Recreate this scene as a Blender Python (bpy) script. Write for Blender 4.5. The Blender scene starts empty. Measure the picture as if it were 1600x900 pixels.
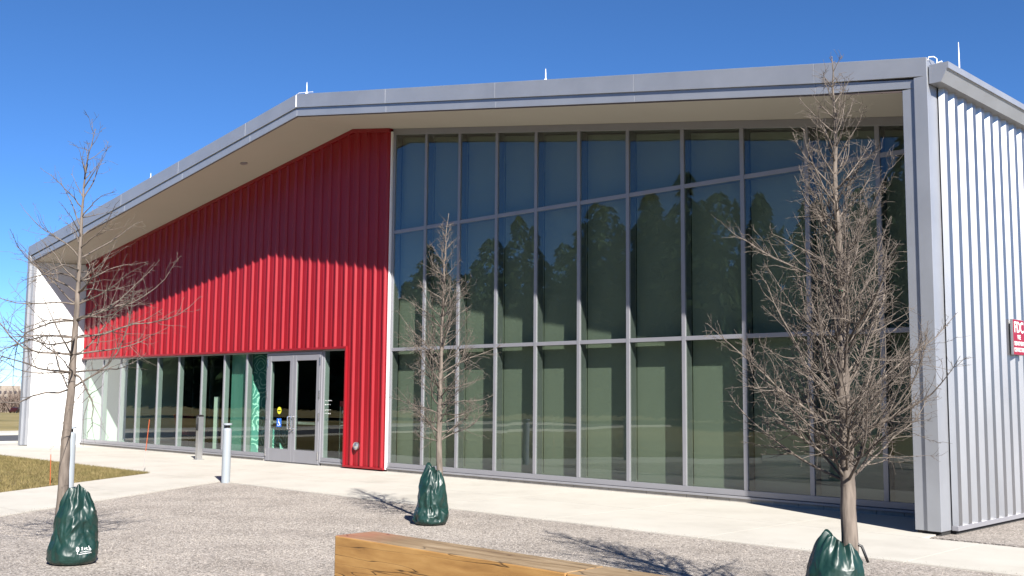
import bpy, math, random
import numpy as np
from mathutils import Vector, Matrix, noise

# ------------------------------------------------------------------ camera, world, sun, exposure
C = bpy.context.scene.collection
sc = bpy.context.scene
R = math.radians

cam_d = bpy.data.cameras.new("camera")
cam = bpy.data.objects.new("camera", cam_d)
C.objects.link(cam)
cam_d.sensor_width = 36.0
cam_d.lens = 37.293
cam_d.clip_start = 0.05
cam_d.clip_end = 3000
CAM = Vector((12.2545, -14.3824, 1.602))
cr = Vector((0.7162829, 0.6977611, 0.0082613))
cu = Vector((0.0648615, -0.0783615, 0.9948128))
cf = Vector((-0.6947890, 0.7120316, 0.1013869))
cam.matrix_world = Matrix(((cr.x, cu.x, -cf.x, CAM.x), (cr.y, cu.y, -cf.y, CAM.y),
                           (cr.z, cu.z, -cf.z, CAM.z), (0, 0, 0, 1)))
sc.camera = cam

SUN_EL = R(36.2)
SUN_DIR = Vector((0.729, -0.346, 0.590)).normalized()      # towards the sun
world = bpy.data.worlds.new("World")
sc.world = world
world.use_nodes = True
wn = world.node_tree
bg = wn.nodes["Background"]
sky = wn.nodes.new("ShaderNodeTexSky")
sky.sky_type = 'NISHITA'
sky.sun_disc = False
sky.sun_elevation = SUN_EL
sky.sun_rotation = math.atan2(SUN_DIR.x, SUN_DIR.y)
sky.altitude = 4000
sky.air_density = 0.8
sky.dust_density = 0.0
sky.ozone_density = 6.0
hsv = wn.nodes.new("ShaderNodeHueSaturation")           # a clear, deep blue winter sky
hsv.inputs["Saturation"].default_value = 1.1
wn.links.new(sky.outputs[0], hsv.inputs["Color"])
wn.links.new(hsv.outputs[0], bg.inputs[0])
bg.inputs[1].default_value = 0.075

sun_d = bpy.data.lights.new("sun", 'SUN')
sun_d.energy = 5.0
sun_d.angle = R(0.53)
sun_d.color = (1.0, 0.95, 0.88)
sun = bpy.data.objects.new("sun", sun_d)
sun.rotation_euler = (-SUN_DIR).to_track_quat('-Z', 'Y').to_euler()
C.objects.link(sun)

sc.view_settings.view_transform = 'Standard'
sc.view_settings.look = 'None'
sc.view_settings.gamma = 1.0
sc.view_settings.exposure = 1.32
sc.view_settings.use_curve_mapping = False
sc.render.engine = 'CYCLES'
sc.cycles.use_denoising = True
sc.cycles.max_bounces = 10
sc.cycles.transparent_max_bounces = 24
sc.cycles.sample_clamp_indirect = 6.0
sc.cycles.caustics_reflective = False
sc.cycles.caustics_refractive = False

# ------------------------------------------------------------------ helpers
class MB:
    """collects faces and links them as one mesh object"""
    def __init__(s):
        s.v = []; s.f = []; s.m = []
    def face(s, pts, mi=0):
        i = len(s.v)
        s.v.extend([tuple(p) for p in pts])
        s.f.append(tuple(range(i, i + len(pts)))); s.m.append(mi)
    def hexa(s, p, mi=0):
        """p: 8 points, bottom ring 0-3 then top ring 4-7, counter-clockwise from above"""
        i = len(s.v)
        s.v.extend([tuple(q) for q in p])
        for q in ((3, 2, 1, 0), (4, 5, 6, 7), (0, 1, 5, 4), (1, 2, 6, 5), (2, 3, 7, 6), (3, 0, 4, 7)):
            s.f.append(tuple(i + k for k in q)); s.m.append(mi)
    def box(s, x0, x1, y0, y1, z0, z1, mi=0):
        s.hexa([(x0, y0, z0), (x1, y0, z0), (x1, y1, z0), (x0, y1, z0),
                (x0, y0, z1), (x1, y0, z1), (x1, y1, z1), (x0, y1, z1)], mi)
    def slab(s, x0, x1, y0, y1, zb, zt, mi=0):
        """box between two sloping lines zb(x), zt(x)"""
        s.hexa([(x0, y0, zb(x0)), (x1, y0, zb(x1)), (x1, y1, zb(x1)), (x0, y1, zb(x0)),
                (x0, y0, zt(x0)), (x1, y0, zt(x1)), (x1, y1, zt(x1)), (x0, y1, zt(x0))], mi)
    def tube(s, pts, rad, n=6, mi=0, cap=True):
        pts = [Vector(p) for p in pts]
        k = len(pts); base = len(s.v)
        prev = None
        for i in range(k):
            t = (pts[min(i + 1, k - 1)] - pts[max(i - 1, 0)])
            if t.length < 1e-9: t = Vector((0, 0, 1))
            t.normalize()
            if prev is None:
                a = t.orthogonal().normalized()
            else:
                a = prev - t * prev.dot(t)
                a = a.normalized() if a.length > 1e-6 else t.orthogonal().normalized()
            prev = a
            b = t.cross(a)
            r = rad[i] if hasattr(rad, '__len__') else rad
            for j in range(n):
                th = 2 * math.pi * j / n
                s.v.append(tuple(pts[i] + a * (r * math.cos(th)) + b * (r * math.sin(th))))
        for i in range(k - 1):
            for j in range(n):
                j2 = (j + 1) % n
                s.f.append((base + i * n + j, base + i * n + j2, base + (i + 1) * n + j2, base + (i + 1) * n + j)); s.m.append(mi)
        if cap:
            s.f.append(tuple(base + j for j in reversed(range(n)))); s.m.append(mi)
            s.f.append(tuple(base + (k - 1) * n + j for j in range(n))); s.m.append(mi)
    def lathe(s, prof, cx, cy, n=32, mi=0):
        base = len(s.v); k = len(prof)
        for r, z in prof:
            for j in range(n):
                th = 2 * math.pi * j / n
                s.v.append((cx + r * math.cos(th), cy + r * math.sin(th), z))
        for i in range(k - 1):
            for j in range(n):
                j2 = (j + 1) % n
                s.f.append((base + i * n + j, base + i * n + j2, base + (i + 1) * n + j2, base + (i + 1) * n + j)); s.m.append(mi)
        s.f.append(tuple(base + j for j in reversed(range(n)))); s.m.append(mi)
        s.f.append(tuple(base + (k - 1) * n + j for j in range(n))); s.m.append(mi)
    def build(s, name, mats, parent=None, smooth=False, bevel=0.0, loc=None):
        me = bpy.data.meshes.new(name)
        v = s.v
        if loc is not None:
            L = Vector(loc); v = [tuple(Vector(p) - L) for p in v]
        me.from_pydata(v, [], s.f)
        if not isinstance(mats, (list, tuple)): mats = [mats]
        for m in mats: me.materials.append(m)
        me.polygons.foreach_set("material_index", s.m)
        if smooth: me.polygons.foreach_set("use_smooth", [True] * len(me.polygons))
        me.update()
        o = bpy.data.objects.new(name, me)
        C.objects.link(o)
        if loc is not None: o.location = loc
        if parent is not None:
            o.parent = parent
            o.matrix_parent_inverse = Matrix.Translation(-Vector(parent.location)) if parent.parent is None else Matrix()
        if bevel > 0:
            b = o.modifiers.new("bevel", 'BEVEL'); b.width = bevel; b.segments = 2; b.limit_method = 'ANGLE'
        return o

def tag(o, label, cat, group=None, kind=None):
    if label: o["label"] = label
    if cat: o["category"] = cat
    if group: o["group"] = group
    if kind: o["kind"] = kind
    return o

def thing(name, label, cat, loc=(0, 0, 0), group=None):
    o = bpy.data.objects.new(name, None)
    o.empty_display_size = 0.2
    o.location = loc
    C.objects.link(o)
    return tag(o, label, cat, group)

def structure(o):
    o["kind"] = "structure"; return o

# ------------------------------------------------------------------ materials
def mat(name, color, rough=0.6, metal=0.0, var=0.0, scale=4.0, bump=0.0, bscale=None, spec=None, stretch=None, rvar=0.0):
    m = bpy.data.materials.new(name); m.use_nodes = True
    nt = m.node_tree; b = nt.nodes["Principled BSDF"]
    b.inputs["Base Color"].default_value = (*color, 1)
    b.inputs["Roughness"].default_value = rough
    b.inputs["Metallic"].default_value = metal
    if spec is not None: b.inputs["Specular IOR Level"].default_value = spec
    tc = nt.nodes.new("ShaderNodeTexCoord")
    src = tc.outputs["Object"]
    if stretch:
        mp = nt.nodes.new("ShaderNodeMapping"); mp.inputs["Scale"].default_value = stretch
        nt.links.new(src, mp.inputs[0]); src = mp.outputs[0]
    if var > 0 or rvar > 0:
        n = nt.nodes.new("ShaderNodeTexNoise"); n.inputs["Scale"].default_value = scale
        n.inputs["Detail"].default_value = 6; n.inputs["Roughness"].default_value = 0.6
        nt.links.new(src, n.inputs["Vector"])
        if var > 0:
            r = nt.nodes.new("ShaderNodeValToRGB")
            r.color_ramp.elements[0].position = 0.3; r.color_ramp.elements[1].position = 0.7
            r.color_ramp.elements[0].color = (*[c * (1 - var) for c in color], 1)
            r.color_ramp.elements[1].color = (*[min(1, c * (1 + var)) for c in color], 1)
            nt.links.new(n.outputs["Fac"], r.inputs[0]); nt.links.new(r.outputs[0], b.inputs["Base Color"])
        if rvar > 0:
            q = nt.nodes.new("ShaderNodeMapRange")
            q.inputs["To Min"].default_value = max(0.02, rough - rvar); q.inputs["To Max"].default_value = rough + rvar
            nt.links.new(n.outputs["Fac"], q.inputs[0]); nt.links.new(q.outputs[0], b.inputs["Roughness"])
    if bump > 0:
        n2 = nt.nodes.new("ShaderNodeTexNoise"); n2.inputs["Scale"].default_value = bscale or scale * 6
        n2.inputs["Detail"].default_value = 5
        nt.links.new(src, n2.inputs["Vector"])
        bp = nt.nodes.new("ShaderNodeBump"); bp.inputs["Strength"].default_value = bump; bp.inputs["Distance"].default_value = 0.01
        nt.links.new(n2.outputs["Fac"], bp.inputs["Height"]); nt.links.new(bp.outputs[0], b.inputs["Normal"])
    return m

M = {}
M['red'] = mat('red_painted_steel', (0.245, 0.006, 0.012), 0.42, 0.0, 0.06, 1.2, 0.05, 3.0, spec=0.4)
M['red_trim'] = mat('red_trim', (0.24, 0.006, 0.012), 0.4, 0.0, 0.05, 2.0)
M['galv'] = mat('galvanised_steel', (0.40, 0.40, 0.405), 0.40, 0.95, 0.05, 1.5, 0.04, 2.0, rvar=0.05, stretch=(1, 1, 0.3))
M['fascia'] = mat('silver_fascia', (0.375, 0.39, 0.42), 0.40, 0.55, 0.07, 1.4, 0.03, 2.5, rvar=0.06)
M['alu'] = mat('grey_aluminium', (0.29, 0.29, 0.315), 0.42, 0.35, 0.04, 2.0)
M['alu_dark'] = mat('grey_subsill', (0.30, 0.30, 0.32), 0.5, 0.3, 0.05, 3.0)
M['soffit'] = mat('cream_soffit', (0.45, 0.425, 0.375), 0.85, 0, 0.02, 0.7)
M['white_wall'] = mat('white_panel', (0.66, 0.66, 0.65), 0.6, 0, 0.015, 1.0)
M['steel_dark'] = mat('dark_gap', (0.02, 0.02, 0.02), 0.9)
M['roof'] = mat('roof_metal', (0.45, 0.46, 0.48), 0.5, 0.4, 0.05, 1.0)
M['brick'] = mat('base_course', (0.33, 0.31, 0.28), 0.85, 0, 0.15, 6.0, 0.2, 60)
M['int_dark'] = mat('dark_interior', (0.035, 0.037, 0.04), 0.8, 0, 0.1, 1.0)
M['int_floor'] = mat('interior_floor', (0.16, 0.155, 0.145), 0.45, 0, 0.15, 2.0)
M['int_white'] = mat('interior_white_wall', (0.62, 0.64, 0.60), 0.8, 0, 0.02, 1.0)
M['shade'] = mat('roller_shade_fabric', (0.50, 0.51, 0.46), 0.9, 0, 0.03, 0.6, 0.1, 300)
M['steel'] = mat('brushed_steel', (0.60, 0.60, 0.60), 0.3, 0.9, 0.05, 8, rvar=0.05)
M['chrome'] = mat('bright_steel', (0.75, 0.75, 0.76), 0.2, 1.0)
M['black'] = mat('black_plastic', (0.012, 0.012, 0.013), 0.45)
M['boll'] = mat('grey_bollard_paint', (0.27, 0.30, 0.33), 0.5, 0.1, 0.04, 3.0)
M['white_paint'] = mat('white_paint', (0.82, 0.82, 0.82), 0.5)
M['sign_red'] = mat('sign_red', (0.24, 0.006, 0.02), 0.4)
M['orange'] = mat('orange_paint', (0.38, 0.075, 0.02), 0.5)
M['fibreglass'] = mat('grey_fibreglass', (0.35, 0.33, 0.32), 0.5)
M['yellow'] = mat('yellow_sticker', (0.62, 0.60, 0.03), 0.5)
M['blue'] = mat('blue_sticker', (0.02, 0.14, 0.60), 0.5)
M['asphalt'] = mat('asphalt', (0.055, 0.055, 0.06), 0.9, 0, 0.2, 3.0, 0.3, 80)
M['tree_tag'] = mat('green_tag', (0.02, 0.35, 0.15), 0.5)

def glass_mat(name, tint, boost=0.0, ior=1.55):
    m = bpy.data.materials.new(name); m.use_nodes = True
    nt = m.node_tree; nt.nodes.clear()
    out = nt.nodes.new("ShaderNodeOutputMaterial")
    mix = nt.nodes.new("ShaderNodeMixShader")
    tr = nt.nodes.new("ShaderNodeBsdfTransparent"); tr.inputs[0].default_value = (*tint, 1)
    gl = nt.nodes.new("ShaderNodeBsdfGlossy"); gl.inputs["Roughness"].default_value = 0.0
    gl.inputs["Color"].default_value = (0.92, 0.96, 0.97, 1)
    fr = nt.nodes.new("ShaderNodeFresnel"); fr.inputs["IOR"].default_value = ior
    # a double pane mirrors about twice what one surface does; only the outer faces of the box reflect
    ad = nt.nodes.new("ShaderNodeMath"); ad.operation = 'MULTIPLY'; ad.use_clamp = True; ad.inputs[1].default_value = boost
    ge = nt.nodes.new("ShaderNodeNewGeometry")
    inv = nt.nodes.new("ShaderNodeMath"); inv.operation = 'SUBTRACT'; inv.inputs[0].default_value = 1.0
    nt.links.new(ge.outputs["Backfacing"], inv.inputs[1])
    mu = nt.nodes.new("ShaderNodeMath"); mu.operation = 'MULTIPLY'
    nt.links.new(fr.outputs[0], ad.inputs[0]); nt.links.new(ad.outputs[0], mu.inputs[0]); nt.links.new(inv.outputs[0], mu.inputs[1])
    nt.links.new(mu.outputs[0], mix.inputs[0])
    # gentle waviness of the pane
    tc = nt.nodes.new("ShaderNodeTexCoord")
    n = nt.nodes.new("ShaderNodeTexNoise"); n.inputs["Scale"].default_value = 0.55; n.inputs["Detail"].default_value = 1
    nt.links.new(tc.outputs["Object"], n.inputs["Vector"])
    bp = nt.nodes.new("ShaderNodeBump"); bp.inputs["Strength"].default_value = 0.10; bp.inputs["Distance"].default_value = 0.02
    nt.links.new(n.outputs["Fac"], bp.inputs["Height"]); nt.links.new(bp.outputs[0], gl.inputs["Normal"])
    nt.links.new(tr.outputs[0], mix.inputs[1]); nt.links.new(gl.outputs[0], mix.inputs[2])
    nt.links.new(mix.outputs[0], out.inputs[0])
    return m
M['glass'] = glass_mat('tinted_glass', (0.685, 0.735, 0.69), 2.0, 1.5)
M['glass_store'] = glass_mat('storefront_glass', (0.86, 0.94, 0.89), 1.5, 1.5)

def node_mat(name):
    m = bpy.data.materials.new(name); m.use_nodes = True
    nt = m.node_tree; return m, nt, nt.nodes["Principled BSDF"]

def ramp(nt, src, stops):
    r = nt.nodes.new("ShaderNodeValToRGB")
    e = r.color_ramp.elements
    while len(e) < len(stops): e.new(0.5)
    for el, (p, c) in zip(e, stops):
        el.position = p; el.color = (*c, 1) if len(c) == 3 else c
    nt.links.new(src, r.inputs[0]); return r

def gravel_mat():
    m, nt, b = node_mat('pea_gravel')
    tc = nt.nodes.new("ShaderNodeTexCoord")
    v = nt.nodes.new("ShaderNodeTexVoronoi"); v.inputs["Scale"].default_value = 62; v.feature = 'F1'
    nt.links.new(tc.outputs["Object"], v.inputs["Vector"])
    sep = nt.nodes.new("ShaderNodeSeparateColor"); nt.links.new(v.outputs["Color"], sep.inputs[0])
    r = ramp(nt, sep.outputs[0], [(0.0, (0.09, 0.08, 0.07)), (0.2, (0.205, 0.182, 0.16)), (0.6, (0.305, 0.27, 0.237)), (0.9, (0.41, 0.37, 0.33)), (1.0, (0.48, 0.44, 0.40))])
    n = nt.nodes.new("ShaderNodeTexNoise"); n.inputs["Scale"].default_value = 1.1; n.inputs["Detail"].default_value = 7
    nt.links.new(tc.outputs["Object"], n.inputs["Vector"])
    r2 = ramp(nt, n.outputs["Fac"], [(0.3, (0.80, 0.79, 0.78)), (0.5, (1, 1, 1)), (0.7, (1.12, 1.12, 1.11))])
    mx = nt.nodes.new("ShaderNodeMix"); mx.data_type = 'RGBA'; mx.blend_type = 'MULTIPLY'; mx.inputs[0].default_value = 1
    nt.links.new(r.outputs[0], mx.inputs[6]); nt.links.new(r2.outputs[0], mx.inputs[7])
    nt.links.new(mx.outputs[2], b.inputs["Base Color"])
    b.inputs["Roughness"].default_value = 0.9
    bp = nt.nodes.new("ShaderNodeBump"); bp.inputs["Strength"].default_value = 0.9; bp.inputs["Distance"].default_value = 0.012; bp.invert = True
    nt.links.new(v.outputs["Distance"], bp.inputs["Height"]); nt.links.new(bp.outputs[0], b.inputs["Normal"])
    return m
M['gravel'] = gravel_mat()

def concrete_mat():
    m, nt, b = node_mat('broom_concrete')
    tc = nt.nodes.new("ShaderNodeTexCoord")
    n = nt.nodes.new("ShaderNodeTexNoise"); n.inputs["Scale"].default_value = 0.9; n.inputs["Detail"].default_value = 8; n.inputs["Roughness"].default_value = 0.65
    nt.links.new(tc.outputs["Object"], n.inputs["Vector"])
    r = ramp(nt, n.outputs["Fac"], [(0.25, (0.36, 0.34, 0.30)), (0.5, (0.42, 0.40, 0.355)), (0.75, (0.455, 0.435, 0.39))])
    ns = nt.nodes.new("ShaderNodeTexNoise"); ns.inputs["Scale"].default_value = 0.35; ns.inputs["Detail"].default_value = 9; ns.inputs["Roughness"].default_value = 0.75
    nt.links.new(tc.outputs["Object"], ns.inputs["Vector"])
    rs = ramp(nt, ns.outputs["Fac"], [(0.33, (0.84, 0.83, 0.81)), (0.46, (1, 1, 1)), (1.0, (1, 1, 1))])
    mxs = nt.nodes.new("ShaderNodeMix"); mxs.data_type = 'RGBA'; mxs.blend_type = 'MULTIPLY'; mxs.inputs[0].default_value = 1
    nt.links.new(r.outputs[0], mxs.inputs[6]); nt.links.new(rs.outputs[0], mxs.inputs[7])
    nt.links.new(mxs.outputs[2], b.inputs["Base Color"])
    b.inputs["Roughness"].default_value = 0.85
    n2 = nt.nodes.new("ShaderNodeTexNoise"); n2.inputs["Scale"].default_value = 140; n2.inputs["Detail"].default_value = 3
    nt.links.new(tc.outputs["Object"], n2.inputs["Vector"])
    bp = nt.nodes.new("ShaderNodeBump"); bp.inputs["Strength"].default_value = 0.25; bp.inputs["Distance"].default_value = 0.004
    nt.links.new(n2.outputs["Fac"], bp.inputs["Height"]); nt.links.new(bp.outputs[0], b.inputs["Normal"])
    return m
M['concrete'] = concrete_mat()

def grass_mat(name, a, b_, c, scale):
    m, nt, b = node_mat(name)
    tc = nt.nodes.new("ShaderNodeTexCoord")
    n = nt.nodes.new("ShaderNodeTexNoise"); n.inputs["Scale"].default_value = scale; n.inputs["Detail"].default_value = 8; n.inputs["Roughness"].default_value = 0.7
    nt.links.new(tc.outputs["Object"], n.inputs["Vector"])
    r = ramp(nt, n.outputs["Fac"], [(0.3, a), (0.5, b_), (0.7, c)])
    nt.links.new(r.outputs[0], b.inputs["Base Color"]); b.inputs["Roughness"].default_value = 0.9
    b.inputs["Specular IOR Level"].default_value = 0.15
    return m
M['grass'] = grass_mat('winter_turf', (0.08, 0.072, 0.028), (0.14, 0.112, 0.05), (0.21, 0.165, 0.08), 2.2)
M['field'] = grass_mat('winter_field', (0.10, 0.095, 0.035), (0.19, 0.155, 0.065), (0.30, 0.24, 0.12), 0.07)

def bark_mat(name, dark, light):
    m, nt, b = node_mat(name)
    tc = nt.nodes.new("ShaderNodeTexCoord")
    mp = nt.nodes.new("ShaderNodeMapping"); mp.inputs["Scale"].default_value = (26, 26, 5)
    nt.links.new(tc.outputs["Object"], mp.inputs[0])
    n = nt.nodes.new("ShaderNodeTexNoise"); n.inputs["Scale"].default_value = 1; n.inputs["Detail"].default_value = 6
    nt.links.new(mp.outputs[0], n.inputs["Vector"])
    r = ramp(nt, n.outputs["Fac"], [(0.3, dark), (0.7, light)])
    nt.links.new(r.outputs[0], b.inputs["Base Color"]); b.inputs["Roughness"].default_value = 0.8
    bp = nt.nodes.new("ShaderNodeBump"); bp.inputs["Strength"].default_value = 0.6; bp.inputs["Distance"].default_value = 0.01
    nt.links.new(n.outputs["Fac"], bp.inputs["Height"]); nt.links.new(bp.outputs[0], b.inputs["Normal"])
    return m
M['bark'] = bark_mat('grey_brown_bark', (0.072, 0.057, 0.046), (0.185, 0.152, 0.126))
M['twig'] = bark_mat('twig_bark', (0.060, 0.048, 0.040), (0.165, 0.136, 0.112))
M['brush'] = bark_mat('distant_twigs', (0.085, 0.06, 0.048), (0.15, 0.11, 0.088))

def bag_mat():
    m, nt, b = node_mat('green_vinyl')
    tc = nt.nodes.new("ShaderNodeTexCoord")
    n = nt.nodes.new("ShaderNodeTexNoise"); n.inputs["Scale"].default_value = 7; n.inputs["Detail"].default_value = 5
    nt.links.new(tc.outputs["Object"], n.inputs["Vector"])
    r = ramp(nt, n.outputs["Fac"], [(0.3, (0.0045, 0.022, 0.018)), (0.7, (0.008, 0.034, 0.028))])
    nt.links.new(r.outputs[0], b.inputs["Base Color"])
    b.inputs["Roughness"].default_value = 0.42
    n2 = nt.nodes.new("ShaderNodeTexNoise"); n2.inputs["Scale"].default_value = 22; n2.inputs["Detail"].default_value = 3
    nt.links.new(tc.outputs["Object"], n2.inputs["Vector"])
    bp = nt.nodes.new("ShaderNodeBump"); bp.inputs["Strength"].default_value = 0.12; bp.inputs["Distance"].default_value = 0.008
    nt.links.new(n2.outputs["Fac"], bp.inputs["Height"]); nt.links.new(bp.outputs[0], b.inputs["Normal"])
    return m
M['bag'] = bag_mat()

def timber_mat(name, top, stain=False):
    m, nt, b = node_mat(name)
    tc = nt.nodes.new("ShaderNodeTexCoord")
    # wobbly grain running along x
    n0 = nt.nodes.new("ShaderNodeTexNoise"); n0.inputs["Scale"].default_value = 1.6; n0.inputs["Detail"].default_value = 3
    nt.links.new(tc.outputs["Object"], n0.inputs["Vector"])
    mp = nt.nodes.new("ShaderNodeMapping"); mp.inputs["Scale"].default_value = (0.9, 7, 7)
    nt.links.new(tc.outputs["Object"], mp.inputs[0])
    add = nt.nodes.new("ShaderNodeMix"); add.data_type = 'RGBA'; add.blend_type = 'ADD'; add.inputs[0].default_value = 0.5
    nt.links.new(mp.outputs[0], add.inputs[6]); nt.links.new(n0.outputs["Color"], add.inputs[7])
    n = nt.nodes.new("ShaderNodeTexNoise"); n.inputs["Scale"].default_value = 2.2; n.inputs["Detail"].default_value = 9; n.inputs["Roughness"].default_value = 0.6
    nt.links.new(add.outputs[2], n.inputs["Vector"])
    if top:
        st = [(0.25, (0.14, 0.09, 0.05)), (0.45, (0.20, 0.138, 0.075)), (0.6, (0.275, 0.20, 0.12)), (0.75, (0.31, 0.235, 0.15))]
    else:
        st = [(0.25, (0.215, 0.108, 0.031)), (0.45, (0.31, 0.165, 0.050)), (0.6, (0.365, 0.205, 0.066)), (0.75, (0.41, 0.24, 0.088))]
    r = ramp(nt, n.outputs["Fac"], st)
    # long drying cracks
    mp2 = nt.nodes.new("ShaderNodeMapping"); mp2.inputs["Scale"].default_value = (0.45, 3.0, 8.0)
    nt.links.new(tc.outputs["Object"], mp2.inputs[0])
    add2 = nt.nodes.new("ShaderNodeMix"); add2.data_type = 'RGBA'; add2.blend_type = 'ADD'; add2.inputs[0].default_value = 0.35
    nt.links.new(mp2.outputs[0], add2.inputs[6]); nt.links.new(n0.outputs["Color"], add2.inputs[7])
    n3 = nt.nodes.new("ShaderNodeTexNoise"); n3.inputs["Scale"].default_value = 1.15; n3.inputs["Detail"].default_value = 2
    nt.links.new(add2.outputs[2], n3.inputs["Vector"])
    ab = nt.nodes.new("ShaderNodeMath"); ab.operation = 'SUBTRACT'; ab.inputs[1].default_value = 0.5
    nt.links.new(n3.outputs["Fac"], ab.inputs[0])
    ab2 = nt.nodes.new("ShaderNodeMath"); ab2.operation = 'ABSOLUTE'; nt.links.new(ab.outputs[0], ab2.inputs[0])
    crack = ramp(nt, ab2.outputs[0], [(0.0, (0.08, 0.08, 0.08)), (0.002, (0.2, 0.2, 0.2)), (0.006, (1, 1, 1))])
    # knots
    mk = nt.nodes.new("ShaderNodeMapping"); mk.inputs["Scale"].default_value = (2.0, 3.2, 3.2)
    nt.links.new(tc.outputs["Object"], mk.inputs[0])
    vk = nt.nodes.new("ShaderNodeTexVoronoi"); vk.inputs["Scale"].default_value = 1.25; nt.links.new(mk.outputs[0], vk.inputs["Vector"])
    knot = ramp(nt, vk.outputs["Distance"], [(0.0, (0.12, 0.08, 0.06)), (0.035, (0.35, 0.25, 0.18)), (0.085, (1, 1, 1))])
    m1 = nt.nodes.new("ShaderNodeMix"); m1.data_type = 'RGBA'; m1.blend_type = 'MULTIPLY'; m1.inputs[0].default_value = 1
    nt.links.new(r.outputs[0], m1.inputs[6]); nt.links.new(knot.outputs[0], m1.inputs[7])
    m2 = nt.nodes.new("ShaderNodeMix"); m2.data_type = 'RGBA'; m2.blend_type = 'MULTIPLY'; m2.inputs[0].default_value = 0.85
    nt.links.new(m1.outputs[2], m2.inputs[6]); nt.links.new(crack.outputs[0], m2.inputs[7])
    fin = m2
    if stain:   # reddish spill at the left end
        sx = nt.nodes.new("ShaderNodeSeparateXYZ"); nt.links.new(tc.outputs["Object"], sx.inputs[0])
        mr = nt.nodes.new("ShaderNodeMapRange"); mr.inputs["From Min"].default_value = 0.6; mr.inputs["From Max"].default_value = 0.1
        nt.links.new(sx.outputs[0], mr.inputs[0])
        ns = nt.nodes.new("ShaderNodeTexNoise"); ns.inputs["Scale"].default_value = 3.5; nt.links.new(tc.outputs["Object"], ns.inputs["Vector"])
        mm = nt.nodes.new("ShaderNodeMath"); mm.operation = 'MULTIPLY'; nt.links.new(mr.outputs[0], mm.inputs[0]); nt.links.new(ns.outputs["Fac"], mm.inputs[1])
        fin = nt.nodes.new("ShaderNodeMix"); fin.data_type = 'RGBA'
        nt.links.new(mm.outputs[0], fin.inputs[0]); nt.links.new(m2.outputs[2], fin.inputs[6]); fin.inputs[7].default_value = (0.30, 0.085, 0.05, 1)
    nt.links.new(fin.outputs[2], b.inputs["Base Color"]); b.inputs["Roughness"].default_value = 0.62
    bp = nt.nodes.new("ShaderNodeBump"); bp.inputs["Strength"].default_value = 0.5; bp.inputs["Distance"].default_value = 0.008
    nt.links.new(crack.outputs[0], bp.inputs["Height"])
    bp2 = nt.nodes.new("ShaderNodeBump"); bp2.inputs["Strength"].default_value = 0.25; bp2.inputs["Distance"].default_value = 0.004
    nt.links.new(n.outputs["Fac"], bp2.inputs["Height"]); nt.links.new(bp.outputs[0], bp2.inputs["Normal"]); nt.links.new(bp2.outputs[0], b.inputs["Normal"])
    return m
M['timber'] = timber_mat('oak_face', False)
M['timber_top'] = timber_mat('oak_weathered_top', True)
M['timber_top_stained'] = timber_mat('oak_stained_top', True, True)

def floral_mat():
    m, nt, b = node_mat('etched_flowers')
    tc = nt.nodes.new("ShaderNodeTexCoord")
    v = nt.nodes.new("ShaderNodeTexVoronoi"); v.inputs["Scale"].default_value = 2.6
    nt.links.new(tc.outputs["Object"], v.inputs["Vector"])
    n = nt.nodes.new("ShaderNodeTexNoise"); n.inputs["Scale"].default_value = 7; n.inputs["Detail"].default_value = 2
    nt.links.new(tc.outputs["Object"], n.inputs["Vector"])
    a = nt.nodes.new("ShaderNodeMath"); a.operation = 'MULTIPLY_ADD'; a.inputs[1].default_value = 0.28
    nt.links.new(n.outputs["Fac"], a.inputs[0]); nt.links.new(v.outputs["Distance"], a.inputs[2])
    s = nt.nodes.new("ShaderNodeMath"); s.operation = 'MULTIPLY'; s.inputs[1].default_value = 34; nt.links.new(a.outputs[0], s.inputs[0])
    si = nt.nodes.new("ShaderNodeMath"); si.operation = 'SINE'; nt.links.new(s.outputs[0], si.inputs[0])
    r = ramp(nt, si.outputs[0], [(0.0, (0.10, 0.30, 0.28)), (0.45, (0.14, 0.38, 0.35)), (0.8, (0.42, 0.68, 0.64)), (1.0, (0.50, 0.76, 0.72))])
    nt.links.new(r.outputs[0], b.inputs["Base Color"]); b.inputs["Roughness"].default_value = 0.6
    return m
M['floral'] = floral_mat()
M['teal'] = mat('frosted_teal_panel', (0.10, 0.24, 0.21), 0.35, 0, 0.12, 1.5, stretch=(8, 8, 0.4))

# ------------------------------------------------------------------ ground and paving (z = 0 at the building)
g = MB()
n = 128; rr = [6, 14, 26, 34, 50, 75, 110, 160, 230, 310, 420, 700, 1400]
def gz(x, y):
    """flat round the building, falling gently away to the left"""
    d = math.hypot(x + 5, y + 4); c = max(0.0, min(1.0, (-(x + 5) / max(d, 1e-6) - 0.35) / 0.3))
    c = c * c * (3 - 2 * c)
    return -0.06 - c * 0.0150 * max(0.0, min(d, 420) - 34)
ring = []
for r_ in rr:
    q = [(r_ * math.cos(2 * math.pi * i / n) - 5, r_ * math.sin(2 * math.pi * i / n) - 4) for i in range(n)]
    ring.append([(x, y, gz(x, y)) for x, y in q])
for i in range(n):
    g.face([(-5, -4, -0.06), ring[0][i], ring[0][(i + 1) % n]])
    for k in range(len(ring) - 1):
        g.face([ring[k][i], ring[k + 1][i], ring[k + 1][(i + 1) % n], ring[k][(i + 1) % n]])
structure(g.build('ground', M['field']))

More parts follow.
